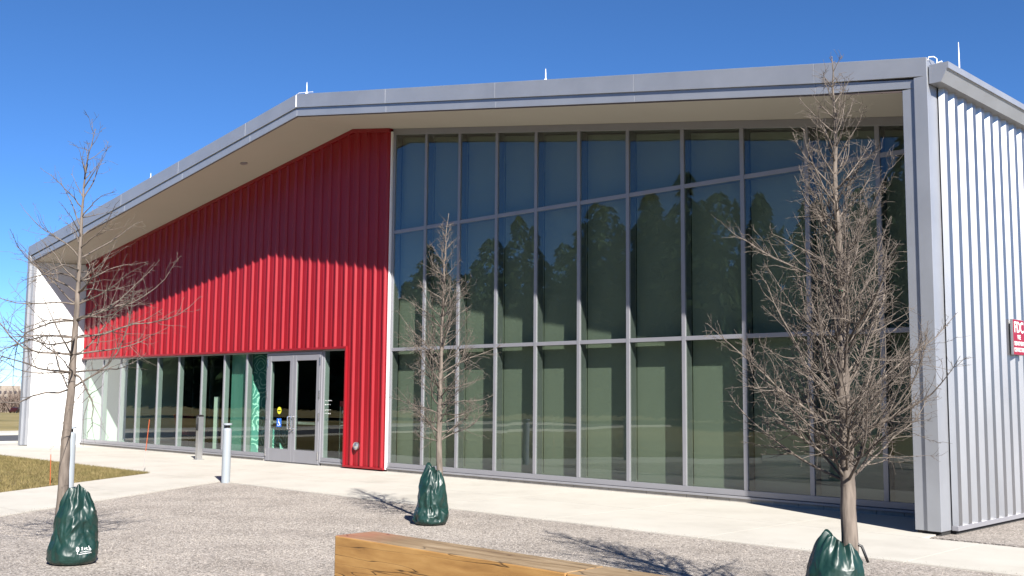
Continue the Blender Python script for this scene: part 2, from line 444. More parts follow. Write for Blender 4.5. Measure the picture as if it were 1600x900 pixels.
# gravel bed: from the path corner along the sidewalk, towards and past the camera
g = MB()
P_CORNER = (-5.36, -3.97); P_DIAG = (-2.27, -8.98)
dx, dy = P_DIAG[0] - P_CORNER[0], P_DIAG[1] - P_CORNER[1]
P_END = (P_CORNER[0] + dx * 2.6, P_CORNER[1] + dy * 2.6)
def prism(poly, z0, z1, mb, mi=0):
    k = len(poly)
    mb.face([(x, y, z1) for x, y in poly], mi)
    for i in range(k):
        a, b = poly[i], poly[(i + 1) % k]
        mb.face([(a[0], a[1], z0), (b[0], b[1], z0), (b[0], b[1], z1), (a[0], a[1], z1)], mi)
prism([P_CORNER, (-5.36 + dx * 1.55, -3.97 + dy * 1.55), (9.0, -12.2), (26, -12.2), (26, -3.95)], -0.05, -0.012, g)
prism([(7.0, -1.78), (26, -2.2), (26, 24), (6.9, 24), (6.9, -1.78)][:5], -0.05, -0.014, g)
structure(g.build('gravel_bed', M['gravel']))

def stones(seed):
    rng = random.Random(seed); v = []; f = []
    def stone(x, y, z, s_):
        a = rng.uniform(0, 6.283); k = len(v)
        for j in range(3):
            t = a + j * 2.094 + rng.uniform(-.4, .4); v.append((x + s_ * math.cos(t), y + s_ * math.sin(t), z - 0.001))
        v.append((x + rng.gauss(0, 0.3) * s_, y + rng.gauss(0, 0.3) * s_, z + s_ * rng.uniform(0.5, 1.1)))
        f.extend([(k, k + 1, k + 3), (k + 1, k + 2, k + 3), (k + 2, k, k + 3)])
    for i in range(95000):
        y = rng.uniform(-9.6, -4.0); x = rng.uniform(-5.4 + (-(y + 3.97)) * 0.617, 11.0)
        stone(x, y, -0.012, rng.uniform(0.003, 0.006) * (1.5 if rng.random() < 0.06 else 1))
    for i in range(2500):
        x = rng.uniform(7.05, 11); stone(x, rng.uniform(-1.75, 1.5), -0.014, rng.uniform(0.004, 0.009))
    for i in range(1300):          # strays kicked onto the concrete
        x = rng.uniform(-5.4, 11); stone(x, -3.96 + abs(rng.gauss(0, 0.09)), 0.0, rng.uniform(0.003, 0.007))
    for i in range(500):
        t = rng.random(); o_ = abs(rng.gauss(0, 0.07)); stone(P_CORNER[0] + dx * t - o_ * 0.85, P_CORNER[1] + dy * t - o_ * 0.5, 0.0, rng.uniform(0.003, 0.007))
    me = bpy.data.meshes.new('gravel_stones'); me.from_pydata(v, [], f); me.materials.append(M['stone'])
    o_ = bpy.data.objects.new('gravel_stones', me); C.objects.link(o_)
    tag(o_, 'loose beige and grey pea gravel scattered over the bed', 'gravel', kind='stuff')
def stone_mat():
    m, nt, b = node_mat('loose_stone')
    ge = nt.nodes.new("ShaderNodeNewGeometry")
    r = ramp(nt, ge.outputs["Random Per Island"], [(0.0, (0.10, 0.09, 0.08)), (0.3, (0.22, 0.195, 0.172)), (0.7, (0.32, 0.285, 0.25)), (1.0, (0.46, 0.42, 0.38))])
    nt.links.new(r.outputs[0], b.inputs["Base Color"]); b.inputs["Roughness"].default_value = 0.9
    return m
M['stone'] = stone_mat()
stones(6)

# sidewalk slabs with open joints, on a darker bed
g = MB()
gx = -21.6; k = 0
rows = [(-3.965, -2.02), (-2.007, 0.02)]
while gx < 26:
    x1 = gx + 2.43
    for (ya, yb) in rows:
        yb2 = yb
        if gx > 6.9 and yb > -1.0: continue
        if yb > -1.0 and x1 > 6.9: x1c = 6.9
        else: x1c = x1
        yy = -1.8 if (gx > 6.9 and False) else yb2
        g.box(gx, x1c - 0.013, ya, yy, -0.05, 0.0)
    gx = x1
# diagonal path between lawn and gravel
L_TIP = (-8.05, -3.97); ldx, ldy = 2.71, -4.22
L_END = (L_TIP[0] + ldx * 3.1, L_TIP[1] + ldy * 3.1)
for t0, t1 in ((0, 0.46), (0.462, 0.92), (0.922, 1.4), (1.402, 2.0), (2.002, 2.6)):
    a0 = (P_CORNER[0] + dx * t0, P_CORNER[1] + dy * t0); a1 = (P_CORNER[0] + dx * t1, P_CORNER[1] + dy * t1)
    s = 1.187
    b0 = (L_TIP[0] + ldx * t0 * s, L_TIP[1] + ldy * t0 * s); b1 = (L_TIP[0] + ldx * t1 * s, L_TIP[1] + ldy * t1 * s)
    prism([a0, b0, b1, a1], -0.05, -0.001, g)
# apron at the left end up to the road
g.box(-22.6, -21.608, -3.965, 0.02, -0.05, 0.0)
g.box(-22.6, -21.3, 0.03, 30, -0.05, 0.0)
structure(g.build('sidewalk', M['concrete']))
g = MB(); g.box(-21.6, 26, -3.95, 0.0, -0.058, -0.03)
structure(g.build('sidewalk_bed', M['steel_dark']))

# lawn triangle between walk and diagonal path
g = MB()
prism([L_TIP, (-24.5, -3.97), (-24.5, -17.5), L_END], -0.055, -0.01, g)
structure(g.build('lawn', M['grass']))
rng = random.Random(4)
v = []; f = []
for i in range(70000):
    # dense near the tip and path, thinner further off
    t = rng.random(); u = rng.random()
    y = -3.99 - (rng.random() ** 1.5) * 7.5
    xr = L_TIP[0] + ldx * ((y - L_TIP[1]) / ldy) - 0.02
    x = xr - (rng.random() ** 1.15) * 13.0
    if x < -24: continue
    h = rng.uniform(0.02, 0.055); a = rng.uniform(0, 6.283); w = rng.uniform(0.003, 0.007)
    lx, ly = rng.gauss(0, 0.03), rng.gauss(0, 0.03)
    k = len(v)
    v += [(x - w * math.cos(a), y - w * math.sin(a), -0.012), (x + w * math.cos(a), y + w * math.sin(a), -0.012), (x + lx, y + ly, h)]
    f.append((k, k + 1, k + 2))
me = bpy.data.meshes.new('lawn_grass'); me.from_pydata(v, [], f)
gm = grass_mat('grass_blades', (0.075, 0.075, 0.026), (0.16, 0.13, 0.055), (0.26, 0.205, 0.10), 3.0)
me.materials.append(gm)
o = bpy.data.objects.new('lawn_grass', me); C.objects.link(o)
tag(o, 'short dormant brown green grass on the lawn beside the walk', 'grass', kind='stuff')

# road, kerb and field beyond the left end
g = MB(); g.box(-29.5, -22.75, -34, 40, -0.5, -0.02)
structure(g.build('road', M['asphalt']))
g = MB(); g.box(-31.6, -29.5, -34, 40, -0.5, 0.07); g.box(-22.75, -22.6, -34, 40, -0.5, 0.06)
structure(g.build('kerb', M['concrete']))

# ------------------------------------------------------------------ building
B = thing('community_building', 'large modern metal clad building with red ribbed wall, tall glazing and sloping silver roof edge', 'building', (0, 0, 0))
def line(xa, za, xb, zb):
    return lambda x: za + (zb - za) * (x - xa) / (xb - xa)
XR = -6.75
topL, topR = line(-20.97, 6.045, XR, 8.06), line(XR, 8.06, 6.97, 5.836)
midL, midR = line(-20.80, 5.735, XR, 7.764), line(XR, 7.764, 6.80, 5.594)
botL, botR = line(-20.63, 5.56, XR, 7.58), line(XR, 7.58, 6.64, 5.478)
def top(x): return topL(x) if x < XR else topR(x)
def mid(x): return midL(x) if x < XR else midR(x)
def bot(x): return botL(x) if x < XR else botR(x)
YO, YI = -1.63, -1.603
# fascia: proud outer band and recessed inner band, in lengths with fine seams
fas = MB()
def segs(xa, xb, step):
    xs = []; x = xa
    while x < xb - 0.3:
        xs.append((x, min(x + step, xb))); x += step
    return xs
for (a, b) in ((-20.97, XR), (XR, 6.97)):
    outer = segs(a, b, 3.05)
    for (x0, x1) in outer:
        fas.slab(x0 + 0.0015, x1 - 0.0015, YO, YO + 0.25, lambda x: mid(max(-20.80, min(6.80, x))), top)
    for (x0, x1) in segs(max(a, -20.80), min(b, 6.80), 3.05):
        fas.slab(x0 + 0.0015, x1 - 0.0015, YI, YI + 0.2, lambda x: bot(max(-20.63, min(6.64, x))), lambda x: mid(x) - 0.002)
# dark reveal line under the lower band
fas2 = MB()
for (a, b) in ((-20.63, XR), (XR, 6.64)):
    fas2.slab(a, b, YI + 0.012, YI + 0.03, lambda x: bot(x) - 0.018, lambda x: bot(x) + 0.002)
# backing so that seams read as seams
for (a, b) in ((-20.6, XR), (XR, 6.6)):
    fas2.slab(a, b, YI + 0.05, YI + 0.18, lambda x: bot(x) + 0.01, lambda x: top(x) - 0.02)
fo = fas.build('fascia', M['fascia'], B, bevel=0.004)
fas2.build('fascia_backing', mat('fascia_backing', (0.10, 0.075, 0.07), 0.7), fo)

# end frames: right column and left wing
colr = MB()
colr.box(6.80, 6.97, YO, YO + 0.28, 0.035, topR(6.9) - 0.245)
colr.box(6.64, 6.798, YI, 0.0, 0.035, botR(6.64) + 0.002)
colr.box(6.80, 6.965, YO + 0.282, 0.3, 0.035, 5.50)
o = colr.build('end_column', M['fascia'], B, bevel=0.004)
d = MB(); d.box(6.66, 6.95, YO + 0.05, 0.0, -0.02, 0.034); d.build('shadow_gap', M['steel_dark'], o)
coll = MB()
coll.box(-20.97, -20.80, YO, YO + 0.3, 0.02, topL(-20.9) - 0.30)
coll.box(-20.798, -20.63, YI + 0.04, YI + 0.13, 0.02, botL(-20.63) + 0.002)
coll.build('end_column', M['fascia'], B, bevel=0.004)
wing = MB()
x0b, x1b = -20.63, -20.31
wing.hexa([(-20.95, YI + 0.13, 0.0), (x0b, YI + 0.132, 0.0), (x1b, 0.10, 0.0), (-20.95, 0.10, 0.0),
           (-20.95, YI + 0.13, 5.56), (x0b, YI + 0.132, 5.56), (x1b, 0.10, 5.58), (-20.95, 0.10, 5.58)])
wing.build('wing_wall', M['white_wall'], B)
lout = MB(); lout.box(-21.02, -20.952, YO + 0.31, 24, 0.0, 6.0); lout.build('end_cladding', M['galv'], B)

# soffit (level from front to back)
so = MB()
for (a, b) in ((-20.66, XR), (XR, 6.66)):
    so.slab(a, b, YI + 0.2, 0.35, lambda x: bot(x), lambda x: bot(x) + 0.12)
    so.slab(a, b, YI + 0.031, YI + 0.2, lambda x: bot(x) - 0.001, lambda x: bot(x) + 0.009)
so.build('soffit', M['soffit'], B)
sl = MB(); sl.lathe([(0.09, bot(-6.9) - 0.02), (0.09, bot(-6.9) + 0.0)], -9.9, -0.95, 20)
for p_ in range(len(sl.v)):
    x_, y_, z_ = sl.v[p_]; sl.v[p_] = (x_, y_, bot(x_) - 0.012 + (0.012 if z_ > bot(-6.9) - 0.01 else 0))
sl.build('soffit_light', M['alu'], B)

# roof
rf = MB()
for (a, b) in ((-20.97, XR), (XR, 6.97)):
    rf.slab(a, b, YO + 0.252, 25.0, lambda x: top(x) - 0.22, lambda x: top(x) - 0.02)
rf.build('roof', M['roof'], B)

# --- ribbed red cladding
RP = 0.3487; RX0 = -5.49
def red_profile(xa, xb, y0):
    pts = []
    k0 = int(math.floor((xa - RX0) / RP)) - 1; k1 = int(math.ceil((xb - RX0) / RP)) + 1
    for k in range(k0, k1 + 1):
        c = RX0 + k * RP
        # c = centre of the flank that faces the sun (+x side of the rib)
        pts += [(c - 0.085, y0), (c - 0.058, y0 - 0.042), (c - 0.018, y0 - 0.042), (c + 0.014, y0), (c + 0.120, y0), (c + 0.124, y0 - 0.004), (c + 0.150, y0 - 0.004), (c + 0.154, y0)]
    pts = [p for p in pts if xa < p[0] < xb]
    return [(xa, y0)] + pts + [(xb, y0)]
red = MB(); HEAD = 2.625; RY = -0.06
for (xa, xb, z0, clip) in ((-20.30, -6.80, HEAD + 0.05, XR), (-6.80, XR, 0.075, XR), (XR, -5.44, 0.075, None)):
    pr = red_profile(xa, xb, RY)
    for (p0, p1) in zip(pr, pr[1:]):
        red.face([(p0[0], p0[1], z0), (p1[0], p1[1], z0), (p1[0], p1[1], bot(p1[0]) - 0.03), (p0[0], p0[1], bot(p0[0]) - 0.03)])
red.face([(-5.44, RY, 0.075), (-5.44, 0.05, 0.075), (-5.44, 0.05, bot(-5.44) - 0.03), (-5.44, RY, bot(-5.44) - 0.03)])
ro = red.build('red_cladding', M['red'], B)
tr = MB()
tr.box(-20.30, -6.80, RY - 0.048, 0.06, HEAD, HEAD + 0.05)                 # head flashing
tr.box(-6.835, -6.79, RY - 0.05, 0.06, 0.03, HEAD - 0.001)                   # jamb flashing
tr.box(-6.788, -5.44, RY - 0.048, 0.06, 0.03, 0.074)                        # base flashing
for (a, b) in ((-20.30, XR), (XR, -5.44)):
    tr.slab(a, b, RY - 0.05, -0.0, lambda x: bot(x) - 0.085, lambda x: bot(x) - 0.004)
tr.build('flashing', M['red_trim'], ro, bevel=0.003)
tr = MB(); tr.box(-5.438, -5.40, RY + 0.005, 0.10, 0.04, 7.30 - 0.0); 
tr.build('edge_trim', M['white_paint'], ro)
rc = MB()
for z_, r_ in ((0, 0),): pass
def disc_y(mb, cx, cz, prof, n=24, mi=0):
    """lathe about an axis along y: prof = [(radius, y)]"""
    base = len(mb.v); k = len(prof)
    for r_, y_ in prof:
        for j in range(n):
            th = 2 * math.pi * j / n
            mb.v.append((cx + r_ * math.cos(th), y_, cz + r_ * math.sin(th)))
    for i in range(k - 1):
        for j in range(n):
            j2 = (j + 1) % n
            mb.f.append((base + i * n + j, base + (i + 1) * n + j, base + (i + 1) * n + j2, base + i * n + j2)); mb.m.append(mi)
    mb.f.append(tuple(base + (k - 1) * n + j for j in reversed(range(n)))); mb.m.append(mi)
disc_y(rc, -6.36, 0.50, [(0.085, -0.08), (0.085, -0.125), (0.075, -0.135), (0.062, -0.128), (0.055, -0.135), (0.03, -0.15), (0.0, -0.152)])
rc.build('round_wall_fitting', M['steel'], B, smooth=False)

# --- right side cladding: deep galvanised ribs
sd = MB(); pts = []
yy = -1.30; SX = 6.985
P = 0.3005
k = 0
while yy < 24.5:
    # inner flat, flank facing the front, outer flat, flank facing away
    pts += [(SX, yy - 0.075), (SX, yy - 0.045), (SX + 0.062, yy + 0.004), (SX + 0.062, yy + 0.112), (SX + 0.002, yy + 0.158)]
    yy += P
pts = [(SX, -1.335)] + [p for p in pts if p[1] > -1.33]
for (p0, p1) in zip(pts, pts[1:]):
    sd.face([(p0[0], p0[1], 0.09), (p1[0], p1[1], 0.09), (p1[0], p1[1], 5.6), (p0[0], p0[1], 5.6)])
so_ = sd.build('side_cladding', M['galv'], B)
st = MB(); st.box(SX - 0.01, SX + 0.07, -1.335, 24.5, 0.03, 0.088); st.build('base_flashing', M['alu'], so_, bevel=0.003)
st = MB(); st.box(SX - 0.05, SX + 0.03, -1.3, 24.5, -0.03, 0.028); st.build('shadow_gap', M['steel_dark'], so_)

# --- gutter along the right eave
gu = MB()
prof = [(6.985, 5.535), (7.12, 5.535), (7.215, 5.70), (7.215, 5.745), (7.20, 5.745), (7.20, 5.705), (7.11, 5.55), (6.985, 5.55)]
outer = [(6.985, 5.50), (7.13, 5.50), (7.205, 5.655), (7.225, 5.655), (7.225, 5.735), (6.985, 5.735)]
ya, yb = -1.60, 25.0
for i in range(len(outer)):
    a, b = outer[i], outer[(i + 1) % len(outer)]
    gu.face([(a[0], ya, a[1]), (b[0], ya, b[1]), (b[0], yb, b[1]), (a[0], yb, a[1])])
gu.face([(x, ya, z) for x, z in outer]); gu.face([(x, yb, z) for x, z in reversed(outer)])
gu.build('gutter', M['fascia'], B, bevel=0.003)
# conduit and clamp where the frame meets the gutter
cd = MB(); cd.tube([(6.975, -1.60, 5.80), (6.985, -1.60, 5.84), (7.03, -1.55, 5.845), (7.045, -1.5, 5.83), (7.05, -1.5, 5.74)], 0.007, 8)
cd.tube([(7.04, -1.5, 5.77), (7.11, -1.5, 5.78)], 0.011, 8); cd.build('conduit', M['white_paint'], B)
# lightning rods
def rod(x, y, z, h, base=True):
    r_ = MB(); r_.tube([(x, y, z - 0.02), (x, y, z + h * 0.6), (x, y, z + h)], [0.011, 0.009, 0.004], 8)
    r_.lathe([(0.03, z - 0.02), (0.03, z + 0.01), (0.012, z + 0.03)], x, y, 12)
    r_.build('lightning_rod', M['white_paint'], B)
rod(-6.44, -1.58, 8.03, 0.24); rod(0.51, -1.58, 6.88, 0.20); rod(-13.34, -1.58, 7.13, 0.14); rod(7.05, -0.80, 5.735, 0.48)
cb = MB(); cb.tube([(-6.75, YO - 0.006, 7.77), (-6.755, YO - 0.006, 8.03), (-6.68, YO + 0.02, 8.075), (-6.5, YO + 0.04, 8.055), (-6.2, YO + 0.04, 8.01)], 0.007, 6)
cb.build('lightning_cable', M['white_paint'], B)

# --- tall curtain wall
CX = [-5.40, -4.315, -3.285, -2.215, -1.165, -0.105, 1.01, 2.16, 3.30, 4.42, 5.545, 6.68]
T1, T2 = 2.565, 5.085
ZS = 0.10
def head(x): return bot(x) - 0.13
cw = MB(); FY0, FY1 = -0.015, 0.165; HW = 0.036
for i, x in enumerate(CX):
    w0, w1 = (0.0, 0.075) if i == 0 else (-HW, HW)
    cw.slab(x + w0, x + w1, FY0, FY1, lambda q: ZS + 0.088, head)
bars = MB()
for i in range(len(CX) - 1):
    a = CX[i] + (0.075 if i == 0 else HW) + 0.001; b = CX[i + 1] - HW - 0.001
    bars.box(a, b, FY0 + 0.004, FY1 - 0.004, T1 - 0.034, T1 + 0.034)
    bars.box(a, b, FY0 + 0.004, FY1 - 0.004, T2 - 0.034, T2 + 0.034)
cw.v += []; 
off = len(cw.v); cw.v += bars.v; cw.f += [tuple(i + off for i in q) for q in bars.f]; cw.m += bars.m
cw.box(CX[0], 6.64, FY0 - 0.006, FY1, ZS, ZS + 0.087)                       # sill
cw.slab(CX[0], 6.64, FY0 - 0.008, FY1, lambda x: head(x) + 0.001, lambda x: bot(x) - 0.003)   # head
co = cw.build('curtain_wall_frame', M['alu'], B, bevel=0.003)
ss = MB(); ss.box(CX[0], 6.64, -0.05, 0.1, 0.058, ZS - 0.008); ss.build('subsill', M['alu_dark'], co, bevel=0.003)
for i in range(len(CX) - 1):
    a = CX[i] + (0.075 if i == 0 else HW) - 0.006; b = CX[i + 1] - HW + 0.006
    jit = random.Random(i)
    for (z0, z1) in ((ZS + 0.08, T1 - 0.03), (T1 + 0.03, T2 - 0.03), (T2 + 0.03, None)):
        pn = MB()
        ta, tb = jit.uniform(-0.002, 0.002), jit.uniform(-0.002, 0.002)
        zt0 = z1 if z1 else head(a) + 0.004; zt1 = z1 if z1 else head(b) + 0.004
        y0 = 0.006
        pn.hexa([(a, y0 + ta, z0), (b, y0 + tb, z0), (b, y0 + tb + 0.024, z0), (a, y0 + ta + 0.024, z0),
                 (a, y0 - ta, zt0), (b, y0 - tb, zt1), (b, y0 - tb + 0.024, zt1), (a, y0 - ta + 0.024, zt0)])
        pn.build('glass_pane', M['glass'], co)
    sh = MB(); sh.slab(CX[i] + 0.01, CX[i + 1] - 0.01, 0.235, 0.24, lambda x: ZS + 0.10, lambda x: head(x) - 0.02)
    sh.box(CX[i] + 0.01, CX[i + 1] - 0.01, 0.228, 0.25, ZS + 0.07, ZS + 0.099)
    sh.build('roller_shade', M['shade'], B)
# base course of blocks
for xa, xb in ((-20.28, -10.08), (-7.75, -6.85), (-5.40, 6.63)):
    bc = MB(); bc.box(xa, xb, 0.0, 0.15, -0.02, 0.055); x = xa
    while x < xb - 0.05:
        x1 = min(x + 0.40, xb); bc.box(x, x1 - 0.007, -0.022, 0.01, -0.02, 0.057); x = x1
    bc.build('base_course', M['brick'], B, bevel=0.002)

# --- low storefront glazing
SXs = [-20.28, -18.98, -17.83, -16.81, -15.58, -14.40, -13.18, -12.06, -11.00, -10.06]
sf = MB(); SY0, SY1 = -0.01, 0.14
for i, x in enumerate(SXs):
    w = 0.03
    sf.box(x - w, x + w, SY0, SY1, ZS + 0.085, HEAD - 0.035)
for x in (-7.79 + 0.03, -6.87):
    sf.box(x - 0.03, x + 0.03, SY0, SY1, ZS + 0.085, HEAD - 0.035)
sf.box(-20.31, -10.03, SY0 - 0.004, SY1, ZS, ZS + 0.084); sf.box(-7.79, -6.84, SY0 - 0.004, SY1, ZS, ZS + 0.084)
sf.box(-20.31, -6.84, SY0 - 0.002, SY1, HEAD - 0.034, HEAD - 0.001)
sfo = sf.build('storefront_frame', M['alu'], B, bevel=0.003)
ss = MB(); ss.box(-20.31, -10.06, -0.05, 0.1, 0.058, ZS - 0.008); ss.box(-7.76, -6.84, -0.05, 0.1, 0.058, ZS - 0.008)
ss.build('subsill', M['alu_dark'], sfo, bevel=0.003)
pairs = list(zip(SXs, SXs[1:])) + [(-7.76, -6.87)]
for a, b in pairs:
    pn = MB(); pn.box(a + 0.025, b - 0.025, 0.008, 0.032, ZS + 0.08, HEAD - 0.03); pn.build('glass_pane', M['glass_store'], sfo)

# --- entrance doors
DX0, DX1 = -10.03, -7.79
dm = (DX0 + DX1) / 2
fr_ = MB()
fr_.box(DX0, DX0 + 0.05, -0.035, 0.14, 0.0, 2.585); fr_.box(DX1 - 0.05, DX1, -0.035, 0.14, 0.0, 2.585)
fr_.box(DX0 + 0.051, DX1 - 0.051, -0.033, 0.14, 2.525, 2.585)
fr_.box(DX0 + 0.051, DX1 - 0.051, -0.02, 0.14, 0.0, 0.022)
fr_.build('door_frame', M['alu'], B, bevel=0.003)
for side in (0, 1):
    a, b = (DX0 + 0.056, dm - 0.006) if side == 0 else (dm + 0.006, DX1 - 0.056)
    dl = MB(); y0, y1 = -0.045, 0.01; s_ = 0.125
    dl.box(a, a + s_, y0, y1, 0.026, 2.518); dl.box(b - s_, b, y0, y1, 0.026, 2.518)
    dl.box(a + s_ + 0.0005, b - s_ - 0.0005, y0 + 0.002, y1 - 0.002, 0.028, 0.315)
    dl.box(a + s_ + 0.0005, b - s_ - 0.0005, y0 + 0.002, y1 - 0.002, 2.39, 2.516)
    do = dl.build('entrance_door', M['alu'], B, bevel=0.003)
    pn = MB(); pn.box(a + s_ - 0.005, b - s_ + 0.005, -0.028, -0.012, 0.31, 2.395); pn.build('glass_pane', M['glass_store'], do)
    pb = MB(); pb.box(a + s_ - 0.02, b - s_ + 0.02, 0.03, 0.08, 0.905, 0.965)
    pb.build('push_bar', M['steel'], do, bevel=0.006)
    hx = (b - 0.06) if side == 0 else (a + 0.06)
    hd = MB()
    hd.tube([(hx, y0 + 0.001, 1.08), (hx, y0 - 0.07, 1.08), (hx, y0 - 0.075, 1.05), (hx, y0 - 0.075, 0.83), (hx, y0 - 0.07, 0.80), (hx, y0 + 0.001, 0.80)], 0.014, 10)
    hd.box(hx - 0.028, hx + 0.028, y0 - 0.006, y0 - 0.0005, 0.78, 1.10)
    hd.build('pull_handle', M['chrome'], do)
    hd = MB(); disc_y(hd, hx, 0.74, [(0.022, y0), (0.022, y0 - 0.018), (0.016, y0 - 0.022), (0.0, y0 - 0.022)], 16)
    hd.build('lock', M['chrome'], do)
    for hz in (0.22, 1.10, 1.60, 2.36):
        e = a - 0.003 if side == 0 else b + 0.003
        hg = MB(); hg.tube([(e, y0 - 0.008, hz - 0.09), (e, y0 - 0.008, hz + 0.09)], 0.013, 8); hg.build('hinge', M['chrome'], do)
    if side == 0:
        sk = MB(); disc_y(sk, -9.46, 1.215, [(0.085, -0.0285), (0.085, -0.0305), (0.0, -0.0305)], 28); q = sk.build('round_sticker', M['yellow'], do)
        sb = MB(); sb.box(-9.52, -9.40, -0.0325, -0.0312, 1.20, 1.225); sb.build('sticker_band', M['black'], do)
        sk = MB(); sk.box(-9.555, -9.365, -0.0312, -0.0286, 0.83, 1.03); sk.build('accessibility_sticker', M['blue'], do)
        # wheelchair symbol
        w = MB(); cx, cz, yy_ = -9.46, 0.925, -0.0322
        ringp = [(cx - 0.01 + 0.042 * math.cos(t), yy_, cz - 0.028 + 0.042 * math.sin(t)) for t in [R(200 + 12 * k) for k in range(20)]]
        w.tube(ringp, 0.005, 5); w.tube([(cx - 0.015, yy_, cz + 0.045), (cx - 0.012, yy_, cz - 0.005), (cx + 0.025, yy_, cz - 0.005), (cx + 0.045, yy_, cz - 0.055), (cx + 0.06, yy_, cz - 0.05)], 0.007, 5)
        w.tube([(cx - 0.013, yy_, cz + 0.022), (cx + 0.022, yy_, cz + 0.022)], 0.005, 5)
        disc_y(w, cx - 0.017, cz + 0.068, [(0.014, yy_), (0.014, yy_ - 0.002), (0, yy_ - 0.002)], 14)
        w.build('wheelchair_symbol', M['white_paint'], do)

# --- interior shell
it = MB()
it.box(-20.2, 6.6, 0.16, 24.0, 0.0, 0.04); it.build('interior_floor', M['int_floor'], B)
it = MB()
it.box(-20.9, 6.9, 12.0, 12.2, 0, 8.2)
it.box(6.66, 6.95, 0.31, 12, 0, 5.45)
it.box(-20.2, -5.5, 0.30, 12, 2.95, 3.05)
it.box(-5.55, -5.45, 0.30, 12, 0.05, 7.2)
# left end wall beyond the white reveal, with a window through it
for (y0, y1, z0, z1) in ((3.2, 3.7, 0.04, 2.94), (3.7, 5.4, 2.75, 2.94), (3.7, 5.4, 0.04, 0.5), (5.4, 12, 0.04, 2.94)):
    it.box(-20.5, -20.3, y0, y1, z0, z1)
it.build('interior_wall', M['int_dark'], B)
iw = MB(); iw.box(-20.5, -20.31, 0.15, 3.19, 0.04, 2.94); iw.build('reveal_wall', M['int_white'], B)
wf = MB()
wf.box(-20.46, -20.34, 3.7, 3.76, 0.5, 2.75); wf.box(-20.46, -20.34, 5.34, 5.4, 0.5, 2.75); wf.box(-20.46, -20.34, 4.4, 4.5, 0.5, 2.75); wf.box(-20.455, -20.345, 3.76, 5.34, 2.48, 2.54)
wo = wf.build('end_window', M['alu'], B)
pn = MB(); pn.box(-20.41, -20.39, 3.76, 5.34, 0.5, 2.75); pn.build('glass_pane', M['glass_store'], wo)
tp = MB(); tp.box(-12.02, -11.05, 0.20, 0.23, 0.05, HEAD); tp.build('frosted_panel', M['teal'], B)
fp = MB(); fp.box(-11.19, -11.16, 0.25, 0.70, 0.05, 2.6); fp.box(-11.19, -11.16, 0.92, 1.45, 0.05, 0.78); fp.build('etched_flower_panel', M['floral'], B)
wp = MB(); wp.box(-13.45, -13.27, 0.55, 0.60, 0.04, 1.52); wp.build('white_side_board', M['int_white'], B)

# ------------------------------------------------------------------ sign on the side wall
def text_mesh(body, size, loc, rot, name, m, parent, ext=0.002, sx=1.0):
    cu_ = bpy.data.curves.new(name, 'FONT'); cu_.body = body; cu_.size = size
    cu_.align_x = 'CENTER'; cu_.align_y = 'CENTER'; cu_.extrude = ext; cu_.offset = size * 0.012
    to = bpy.data.objects.new(name + "_tmp", cu_); C.objects.link(to)
    dg = bpy.context.evaluated_depsgraph_get()
    me = bpy.data.meshes.new_from_object(to.evaluated_get(dg)); me.name = name
    bpy.data.objects.remove(to); bpy.data.curves.remove(cu_)
    me.materials.clear(); me.materials.append(m)
    Mx = Matrix.Translation(loc) @ rot @ Matrix.Diagonal((sx, 1, 1, 1))
    me.transform(Mx)
    o_ = bpy.data.objects.new(name, me); C.objects.link(o_)
    if parent is not None:
        o_.parent = parent
        if parent.type == 'EMPTY': o_.matrix_parent_inverse = Matrix.Translation(-Vector(parent.location))
    return o_
FX = 7.062
fdc = thing('fire_connection_sign', 'red FDC fire department connection sign on the ribbed silver side wall', 'sign', (FX, 0.83, 2.45))
s1 = MB(); s1.box(FX, FX + 0.034, 0.62, 1.04, 2.215, 2.70); s1.build('sign_box', M['alu'], fdc, bevel=0.003)
s2 = MB(); s2.box(FX + 0.0345, FX + 0.038, 0.625, 1.035, 2.22, 2.695); s2.build('sign_face', M['sign_red'], fdc)
rot_x = Matrix(((0, 0, 1, 0), (1, 0, 0, 0), (0, 1, 0, 0), (0, 0, 0, 1)))
for body, size, z, sx in (("FDC", 0.21, 2.585, 0.88), ("FIRE", 0.085, 2.455, 0.75), ("DEPARTMENT", 0.078, 2.368, 0.75), ("CONNECTION", 0.078, 2.283, 0.75)):
    text_mesh(body, size, Vector((FX + 0.0405, 0.83, z)), rot_x, 'lettering', M['white_paint'], fdc, 0.001, sx)

# ------------------------------------------------------------------ inside things
sg = thing('floor_sign_stand', 'sign stand with red header and white lettering inside the glass right of the doors', 'sign', (-7.42, 0.40, 0.04))
s1 = MB()
for px in (-7.64, -7.24): s1.tube([(px, 0.41, 0.04), (px, 0.41, 1.34)], 0.013, 8)
s1.box(-7.70, -7.18, 0.34, 0.48, 0.04, 0.06); s1.build('stand', M['steel'], sg)
s2 = MB(); s2.box(-7.62, -7.26, 0.40, 0.42, 0.88, 1.33); s2.build('board', M['black'], sg)
s2 = MB(); s2.box(-7.64, -7.24, 0.385, 0.399, 1.33, 1.46); s2.build('header', M['sign_red'], sg)
rot_f = Matrix(((1, 0, 0, 0), (0, 0, -1, 0), (0, 1, 0, 0), (0, 0, 0, 1)))
text_mesh("Please", 0.10, Vector((-7.44, 0.397, 1.20)), rot_f, 'lettering', M['white_paint'], sg, 0.001)
text_mesh("Stop", 0.09, Vector((-7.42, 0.397, 1.08)), rot_f, 'lettering', M['white_paint'], sg, 0.001)
dk = MB(); dk.box(-7.60, -7.30, 0.396, 0.399, 0.97, 0.985); dk.box(-7.61, -7.27, 0.396, 0.399, 0.90, 0.915); dk.build('lower_lines', M['white_paint'], sg)
